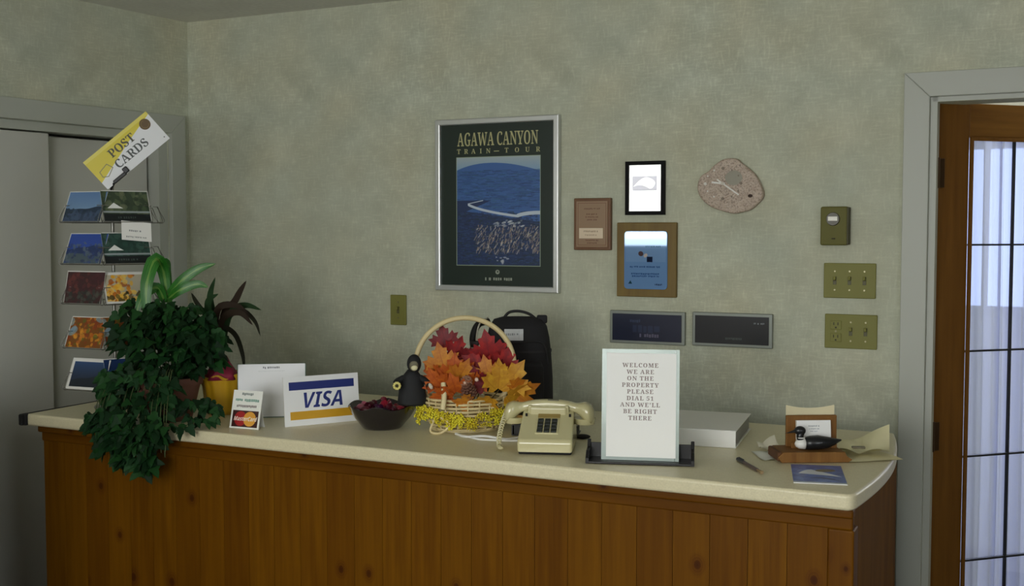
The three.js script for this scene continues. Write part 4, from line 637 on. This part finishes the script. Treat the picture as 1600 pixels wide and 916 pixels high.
// backpack
{
  const g = thing('backpack', 'black fabric backpack with a white label, standing behind the wicker basket', 'backpack', [-1.602, TOP, 0.47], 0.42);
  const ring = (w, d, y, dz = 0, e = 3.2, n = 40) => Array.from({ length: n }, (_, i) => { const a = -i / n * Math.PI * 2, c = Math.cos(a), s = Math.sin(a); return [w * Math.sign(c) * Math.abs(c) ** (2 / e), y, dz + d * Math.sign(s) * Math.abs(s) ** (2 / e)]; });
  part('body', loft([ring(0.1, 0.055, 0.0), ring(0.109, 0.064, 0.008), ring(0.112, 0.067, 0.05), ring(0.111, 0.066, 0.12), ring(0.106, 0.062, 0.2, -0.002), ring(0.1, 0.056, 0.25, -0.005), ring(0.092, 0.048, 0.285, -0.009), ring(0.078, 0.036, 0.307, -0.012), ring(0.05, 0.018, 0.315, -0.012)]), m.bagCloth, g);
  part('front_pocket', loft([ring(0.075, 0.018, 0.02, 0.066), ring(0.082, 0.024, 0.03, 0.066), ring(0.084, 0.026, 0.1, 0.066), ring(0.082, 0.024, 0.16, 0.063), ring(0.075, 0.014, 0.178, 0.06)]), m.bagCloth, g);
  part('top_flap', loft([ring(0.1075, 0.0625, 0.205, -0.001), ring(0.1075, 0.0625, 0.212, -0.001)], false), m.bagTrim, g);
  part('carry_handle', tube([[-0.05, 0.305, -0.012], [-0.03, 0.328, -0.008], [0.0, 0.333, -0.006], [0.035, 0.324, -0.008], [0.06, 0.305, -0.012]], 0.0045, 24, 8), m.bagTrim, g);
  part('shoulder_tab', rb(0.034, 0.026, 0.03, 0.006, 0.076, 0.307, -0.01).rotateZ(-0.0), m.bagCloth, g);
  const tex = canvas(128, 72, (c, w, h) => { c.fillStyle = '#cdd2d2'; c.fillRect(0, 0, w, h); scrawl(c, 14, 26, 76, 15, '#80888a'); c.fillStyle = '#b3b8b8'; c.fillRect(98, 6, 3, 60); });
  const [a, b] = print(0.06, 0.036, 0.003, tex, m.white); part('label_patch', a, b, g, [-0.012, 0.262, 0.052], [-0.1, 0, 0]).userData.label = 'white label patch';
  part('zip', tube([[-0.1, 0.17, 0.05], [-0.08, 0.235, 0.058], [0, 0.238, 0.0615], [0.08, 0.235, 0.056], [0.098, 0.17, 0.048]], 0.0025, 30, 5), m.bagTrim, g);
  const s = part('shoulder_strap', tube([[-0.098, 0.3, -0.02], [-0.128, 0.29, 0.02], [-0.142, 0.25, 0.04], [-0.135, 0.2, 0.04], [-0.11, 0.12, 0.05]], 0.011, 30, 8), m.bagTrim, g);
  part('strap_piping', tube([[-0.098, 0.312, -0.01], [-0.12, 0.297, 0.034], [-0.13, 0.25, 0.052], [-0.124, 0.2, 0.052]], 0.003, 24, 5), M(0xb8b4a4, 0.6), s); part('buckle', rb(0.03, 0.016, 0.012, 0.004, -0.136, 0.235, 0.054), m.blackPlastic, s); part('strap_ring', rb(0.028, 0.005, 0.008, 0.002, -0.138, 0.22, 0.055), M(0xb8b4a4, 0.4), s);
}
// telephone
{
  const g = thing('desk_telephone', 'cream push button desk telephone with the handset on its cradle', 'telephone', [-1.247, TOP, 1.042], 0.34);
  const side = new THREE.Shape(); side.moveTo(0, 0.008); side.lineTo(0, 0.03); side.quadraticCurveTo(-0.001, 0.04, -0.012, 0.044); side.lineTo(-0.112, 0.094); side.quadraticCurveTo(-0.125, 0.1, -0.14, 0.1); side.lineTo(-0.165, 0.098); side.quadraticCurveTo(-0.188, 0.092, -0.194, 0.07); side.lineTo(-0.2, 0.008); side.lineTo(0, 0.008);
  const W = 0.146, body = new THREE.ExtrudeGeometry(side, { depth: W - 0.014, bevelEnabled: true, bevelSize: 0.006, bevelThickness: 0.007, bevelSegments: 4, bevelOffset: -0.006, curveSegments: 8 });
  body.rotateY(Math.PI / 2).translate(-(W - 0.014) / 2, 0, 0); body.scale(1, 1, -1); { const p = body.attributes.position; for (let i = 0; i < p.count; i++) p.setX(i, p.getX(i) * (1 - 0.75 * Math.max(0, p.getY(i) - 0.03))); const ix = []; for (let i = 0; i < p.count; i += 3) ix.push(i, i + 2, i + 1); body.setIndex(ix); } 
  body.scale(1, 1, -1); { const p = body.attributes.position; let s = 0; for (let i = 0; i < p.count; i++) s += p.getZ(i); if (s > 0) body.scale(1, 1, -1); else body.setIndex(null); }
  body.computeVertexNormals(); const shell = part('body', body, m.phone, g);
  part('base_plate', rb(0.14, 0.009, 0.188, 0.003, 0, 0.0055, -0.1), m.blackRubber, g);
  const sl = Math.atan2(0.05, 0.1), onFace = (name, geo, mat, x, d, par = g, lift = 0) => part(name, geo, mat, par, [x, 0.044 + d * Math.sin(sl) + lift * Math.cos(sl), -0.012 - d * Math.cos(sl) + lift * Math.sin(sl)], [sl, 0, 0]);
  const pad = onFace('keypad_frame', rb(0.062, 0.004, 0.066, 0.0015), m.phone, 0.002, 0.05, g, 0.001);
  for (let r = 0; r < 4; r++) for (let c = 0; c < 3; c++) onFace('key', rb(0.0155, 0.006, 0.0125, 0.002), m.key, 0.002 + (c - 1) * 0.0185, 0.0265 + r * 0.0155, g, 0.004);
  onFace('number_card', rb(0.06, 0.002, 0.018, 0.0005), M(0x9a854a, 0.35), 0.004, 0.098, g, 0.0012);
  for (const s of [-1, 1]) { for (const z of [-0.118, -0.172]) part('cradle_horn', rb(0.012, 0.024, 0.014, 0.004, s * 0.05, 0.103, z), m.phone, g); part('cradle_plunger', cyl(0.006, 0.006, 0.012, s * 0.05, 0.103, -0.146, 12), m.blackPlastic, g); }
  part('cradle_block', rb(0.104, 0.03, 0.074, 0.008, 0, 0.0985, -0.143), m.phone, g);
  part('side_slot', rb(0.006, 0.012, 0.003, 0.001, -0.058, 0.089, -0.099), m.blackRubber, g); part('side_slot', rb(0.006, 0.012, 0.003, 0.001, 0.06, 0.089, -0.099), m.blackRubber, g);
  const hs = new THREE.Group(); hs.name = 'handset'; hs.position.set(0, 0.096, -0.142); g.add(hs);
  const rings = [], N = 30; for (let i = 0; i <= N; i++) { const t = i / N * 2 - 1, x = t * 0.124, e = Math.abs(t), end = Math.max(0, (e - 0.62) / 0.38), cap = e > 0.96 ? Math.sqrt(Math.max(0.02, 1 - ((e - 0.96) / 0.045) ** 2)) : 1; const hw = (0.019 + 0.015 * Math.min(1, end * 2.2)) * cap, hh = (0.0135 + 0.0125 * Math.min(1, end * 2)) * cap, y = 0.019 - 0.03 * e ** 2.2; rings.push(Array.from({ length: 22 }, (_, j) => { const a = -j / 22 * Math.PI * 2, c = Math.cos(a), s = Math.sin(a); return [x, y + hh * Math.sign(s) * Math.abs(s) ** 0.75, hw * Math.sign(c) * Math.abs(c) ** 0.75]; })); }
  part('grip', loft(rings), m.phone, hs); for (const s of [-1, 1]) part('ear_cup', cyl(0.031, 0.027, 0.016, s * 0.097, -0.026, 0, 28), m.phone, hs);
  part('grip_badge', rb(0.03, 0.006, 0.012, 0.002, 0.012, 0.0305, 0.008), M(0x5d5a3e, 0.4), hs);
  part('handset_cord', tube(Array.from({ length: 130 }, (_, i) => { const t = i / 129, a = i * 0.95; return [-0.118 - 0.012 * Math.sin(t * 3) + 0.0055 * Math.cos(a), 0.085 - 0.078 * Math.min(1, t * 1.5) + 0.0045 * Math.sin(a) * (t > 0.6 ? 0.5 : 1) + 0.004, -0.13 + 0.1 * t]; }), 0.0022, 400, 5), m.phone, g);
  const c = part('line_cord', tube([[-1.565, TOP + 0.004, 0.9], [-1.5, TOP + 0.004, 0.93], [-1.44, TOP + 0.005, 0.925], [-1.39, TOP + 0.004, 0.9], [-1.36, TOP + 0.005, 0.87]], 0.0035, 40, 8), m.white, scene); tag(c, 'white cord lying on the counter beside the cream telephone', 'cord');
  const c2 = part('line_cord', tube([[-1.6, TOP + 0.0045, 0.885], [-1.55, TOP + 0.0045, 0.913], [-1.49, TOP + 0.011, 0.915], [-1.43, TOP + 0.0045, 0.9], [-1.41, TOP + 0.0045, 0.86]], 0.004, 40, 8), m.white, scene); tag(c2, 'white cord looping in front of the wicker basket', 'cord');
  const nb = thing('black_notebook', 'black covered notebook lying behind the cream telephone', 'notebook', [-1.376, TOP, 0.745], 0.3);
  part('cover', merge([rb(0.19, 0.003, 0.1, 0.001, 0, 0.0025, 0), rb(0.19, 0.003, 0.1, 0.001, 0, 0.0315, 0), rb(0.004, 0.03, 0.1, 0.001, -0.094, 0.017, 0)]), m.blackPlastic, nb); part('pages', bx(0.18, 0.026, 0.094, 0.001, 0.017, 0), M(0x3a3a3a, 0.8), nb);
  const cap = thing('rubber_stopper', 'small flat black oval stopper beside the cream telephone', 'stopper', [-1.25, TOP, 0.775], 0.3); part('body', new THREE.SphereGeometry(0.022, 20, 12).scale(1, 0.3, 0.7), m.blackRubber, cap, [0, 0.0067, 0]);
  const note = part('note_sheet', rb(0.1, 0.004, 0.14, 0.001), m.paper, scene, [-1.17, TOP + 0.0025, 0.64], [0, 0.25, 0]); tag(note, 'white notepad lying flat between the telephone and the binder', 'notepad');
}
// binder
{
  const g = thing('ring_binder', 'thick white ring binder lying flat behind the welcome sign', 'binder', [-0.985, TOP, 0.588], 0.13), pl = M(0xe4e4de, 0.35);
  part('cover', rb(0.29, 0.003, 0.32, 0.001, 0, 0.0465, 0), M(0xf2f2ee, 0.35), g); part('cover', rb(0.29, 0.003, 0.32, 0.001, 0, 0.0018, 0), pl, g); part('spine', rb(0.288, 0.046, 0.004, 0.0015, 0, 0.024, 0.159), pl, g);
  part('pages', bx(0.27, 0.036, 0.285, -0.004, 0.0225, 0.005), m.paper, g); part('side_edge', rb(0.002, 0.04, 0.31, 0.0008, 0.139, 0.024, 0), M(0x8a8a86, 0.6), g);
}
// loon card holder
{
  const g = thing('card_holder', 'brown wooden card holder with a live edge base', 'card holder', [-0.588, TOP, 0.834], 0.5), wd = P(0xc4b492, 0.55, { map: T.maple, specularIntensity: 0.5 }), dk = M(0x5a3a20, 0.8);
  const s = new THREE.Shape([[-0.084, 0], [0.088, 0], [0.098, 0.007], [0.084, 0.016], [0.078, 0.027], [-0.08, 0.027], [-0.094, 0.014]].map(p => new THREE.Vector2(...p)));
  part('base', uvm(new THREE.ExtrudeGeometry(s, { depth: 0.1, bevelEnabled: true, bevelSize: 0.002, bevelThickness: 0.002, bevelSegments: 2, bevelOffset: -0.002 }).translate(0, 0.001, -0.104), 3), wd, g);
  part('back_board', uvm(rb(0.134, 0.082, 0.01, 0.003, 0.017, 0.068, -0.092), 3, 0.4, 0.2), wd, g); part('card_lip', uvm(rb(0.12, 0.016, 0.006, 0.002, 0.016, 0.035, -0.062), 3, 0.1, 0.5), wd, g); part('bark_edge', rb(0.012, 0.024, 0.094, 0.004, -0.088, 0.016, -0.054), dk, g);
  const inv = (x, y, z) => V(x, y, z).applyAxisAngle(CY, 0.5).add(V(-0.588, TOP, 0.834));
  const tex = canvas(180, 110, (c, w, h) => { c.fillStyle = '#f1f2ee'; c.fillRect(0, 0, w, h); scrawl(c, 62, 28, 56, 8, '#8a8f94'); scrawl(c, 66, 44, 50, 7, '#9a9fa4'); scrawl(c, 70, 58, 40, 7, '#a5a9ad'); });
  const [a, b] = print(0.089, 0.051, 0.012, tex, m.paper), bc = part('business_card_stack', a, b, scene); bc.position.copy(inv(0.018, 0.072, -0.076)); bc.rotation.set(-0.12, 0.5, 0, 'YXZ'); tag(bc, 'white business cards standing in the wooden holder behind the loon', 'business cards');
  const curl = new THREE.PlaneGeometry(0.128, 0.04, 20, 4), p = curl.attributes.position; for (let i = 0; i < p.count; i++) { const x = p.getX(i) / 0.064, y = p.getY(i); p.setXYZ(i, p.getX(i), y + (y > 0 ? 0.009 * x * x : 0), 0.006 * x * x); } curl.computeVertexNormals();
  const cc = part('cream_envelope', merge([curl, curl.clone().translate(0, -0.002, -0.0015)]), M(0xddd4ae, 0.7, { side: THREE.DoubleSide }), scene); cc.position.copy(inv(0.016, 0.106, -0.104)); cc.rotation.set(0, 0.5, 0); tag(cc, 'cream envelope with curled corners behind the wooden card holder', 'envelope');
  // the loon
  const l = thing('loon_figurine', 'small black loon figurine with a white breast on the card holder', 'figurine', inv(0.012, 0.028, -0.035).toArray(), 0.5), blk = P(0x191b1d, 0.3), wht = P(0xe8e8e2, 0.35);
  const rg = (x, y, ry, rz) => Array.from({ length: 20 }, (_, i) => { const q = i / 20 * Math.PI * 2; return [x, y + ry * Math.sin(q), rz * Math.cos(q)]; });
  part('body', loft([rg(-0.03, 0.017, 0.015, 0.016), rg(-0.015, 0.0185, 0.018, 0.021), rg(0.006, 0.0195, 0.0185, 0.0225), rg(0.03, 0.019, 0.015, 0.018), rg(0.048, 0.021, 0.009, 0.011), rg(0.066, 0.025, 0.002, 0.004)]), blk, l);
  part('breast', loft([rg(-0.054, 0.016, 0.002, 0.002), rg(-0.051, 0.016, 0.008, 0.009), rg(-0.042, 0.016, 0.013, 0.014), rg(-0.029, 0.017, 0.0152, 0.0164)]), wht, l);
  part('neck', tube([[-0.036, 0.024, 0], [-0.041, 0.034, 0], [-0.038, 0.045, 0]], 0.009, 12, 12), blk, l); part('head', new THREE.SphereGeometry(0.0125, 20, 14).scale(1.2, 0.95, 0.9), blk, l, [-0.041, 0.05, 0]); part('beak', new THREE.ConeGeometry(0.0045, 0.03, 10).rotateZ(Math.PI / 2 + 0.22), blk, l, [-0.066, 0.046, 0]);
  part('collar', new THREE.TorusGeometry(0.0095, 0.0014, 6, 20).rotateX(Math.PI / 2), wht, l, [-0.0385, 0.032, 0]);
  // papers beside and behind
  function sheet(name, label, cat, w, h, [x, y, z], turn, amp, color, tilt = [0, 0], ph = 0) {
    const q = new THREE.PlaneGeometry(w, h, 16, 16).rotateX(-Math.PI / 2), pp = q.attributes.position; for (let i = 0; i < pp.count; i++) { const X = pp.getX(i) / w, Z = pp.getZ(i) / h; pp.setY(i, amp * Math.abs(Math.sin(X * 5 + ph) * Math.cos(Z * 4 + ph * 2)) + Math.max(0, X + 0.1) ** 2 * tilt[0] + Math.max(0, 0.1 - Z) ** 2 * tilt[1] * Math.max(0, X + 0.3)); } q.computeVertexNormals();
    const o = part(name, merge([q, q.clone().translate(0, -0.0007, 0)]), M(color, 0.7, { side: THREE.DoubleSide }), scene, [x, TOP + y, z], [0, turn, 0]); tag(o, label, cat); return o;
  }
  sheet('receipt_slip', 'cream crumpled receipt slip with a lifted corner beside the card holder', 'paper', 0.13, 0.17, [-0.5, 0.0125, 0.64], 0.15, 0.014, 0xe6e0b4, [0.02, 0.16], 0.4);
  sheet('receipt_slip', 'flat cream slip lying under the crumpled receipt near the counter end', 'paper', 0.15, 0.14, [-0.495, 0.0025, 0.69], 0.7, 0.004, 0xded7ac, [0, 0], 1.2);
  const mk = part('grey_clip', rb(0.034, 0.006, 0.012, 0.002), M(0x76705c, 0.4, { metalness: 0.5 }), scene, [-0.505, TOP + 0.0235, 0.69], [0, 0.35, 0]); tag(mk, 'small grey clip holding the crumpled cream receipt', 'clip');
  sheet('white_slip', 'white paper slip poking out beside the live edge of the card holder', 'paper', 0.06, 0.12, [-0.715, 0.0025, 0.8], 0.5, 0.004, 0xe4e6dc, [0, 0], 2);
  sheet('white_slip', 'folded white slip standing proud behind the card holder base', 'paper', 0.05, 0.1, [-0.735, 0.0095, 0.72], 0.4, 0.008, 0xe8e4cf, [0.03, 0.05], 0.7);
}
{
  const tex = canvas(256, 440, (g, w, h) => {
    g.fillStyle = '#5470b4'; g.fillRect(0, 0, w, h); blobs(g, w, h, 0.1, 0.95, ['#6482c4', '#4460a2', '#7292cc'], 50, 12, 40);
    g.fillStyle = '#dfe6ea'; g.beginPath(); g.moveTo(0.12 * w, 0.5 * h); g.quadraticCurveTo(0.3 * w, 0.2 * h, 0.45 * w, 0.3 * h); g.quadraticCurveTo(0.8 * w, 0.5 * h, 0.95 * w, 0.62 * h); g.quadraticCurveTo(0.6 * w, 0.55 * h, 0.12 * w, 0.5 * h); g.fill();
    g.fillStyle = '#7c7a62'; g.beginPath(); g.ellipse(w * 0.66, h * 0.3, 52, 34, -0.3, 0, 7); g.fill(); g.fillStyle = '#2d4270'; g.beginPath(); g.moveTo(w * 0.3, h * 0.72); g.quadraticCurveTo(w * 0.6, h * 0.58, w * 0.92, h * 0.86); g.quadraticCurveTo(w * 0.6, h * 0.72, w * 0.3, h * 0.72); g.fill(); g.fillStyle = '#c9d4dc'; g.fillRect(0, h * 0.93, w, h * 0.07);
  });
  const side = m.white, geo = new THREE.BoxGeometry(0.122, 0.0018, 0.215), c = part('blue_brochure', geo, [side, side, M(0xffffff, 0.3, { map: tex }), side, side, side], scene, [-0.553, TOP + 0.0015, 0.97], [0, 0.25, 0]); tag(c, 'blue and white picture brochure lying flat on the counter front', 'brochure');
  const pn = thing('pen', 'dark ballpoint pen with a tan end lying diagonally on the counter', 'pen', [-0.719, TOP + 0.0052, 0.965], Math.atan2(-0.159, 0.112));
  part('barrel', cyl(0.0045, 0.0045, 0.1, 0, 0, 0, 14).rotateZ(Math.PI / 2).translate(-0.005, 0, 0), M(0x5a4c48, 0.35), pn); part('cap', merge([cyl(0.0052, 0.0048, 0.045, 0, 0, 0, 14).rotateZ(Math.PI / 2).translate(-0.068, 0, 0), rb(0.034, 0.002, 0.003, 0.0008, -0.066, 0.0065, 0)]), M(0x26262c, 0.3), pn); part('end_plug', cyl(0.0045, 0.0025, 0.03, 0, 0, 0, 14).rotateZ(-Math.PI / 2).translate(0.06, 0, 0), M(0x8a7450, 0.4), pn);
}
renderer.render(scene, camera);
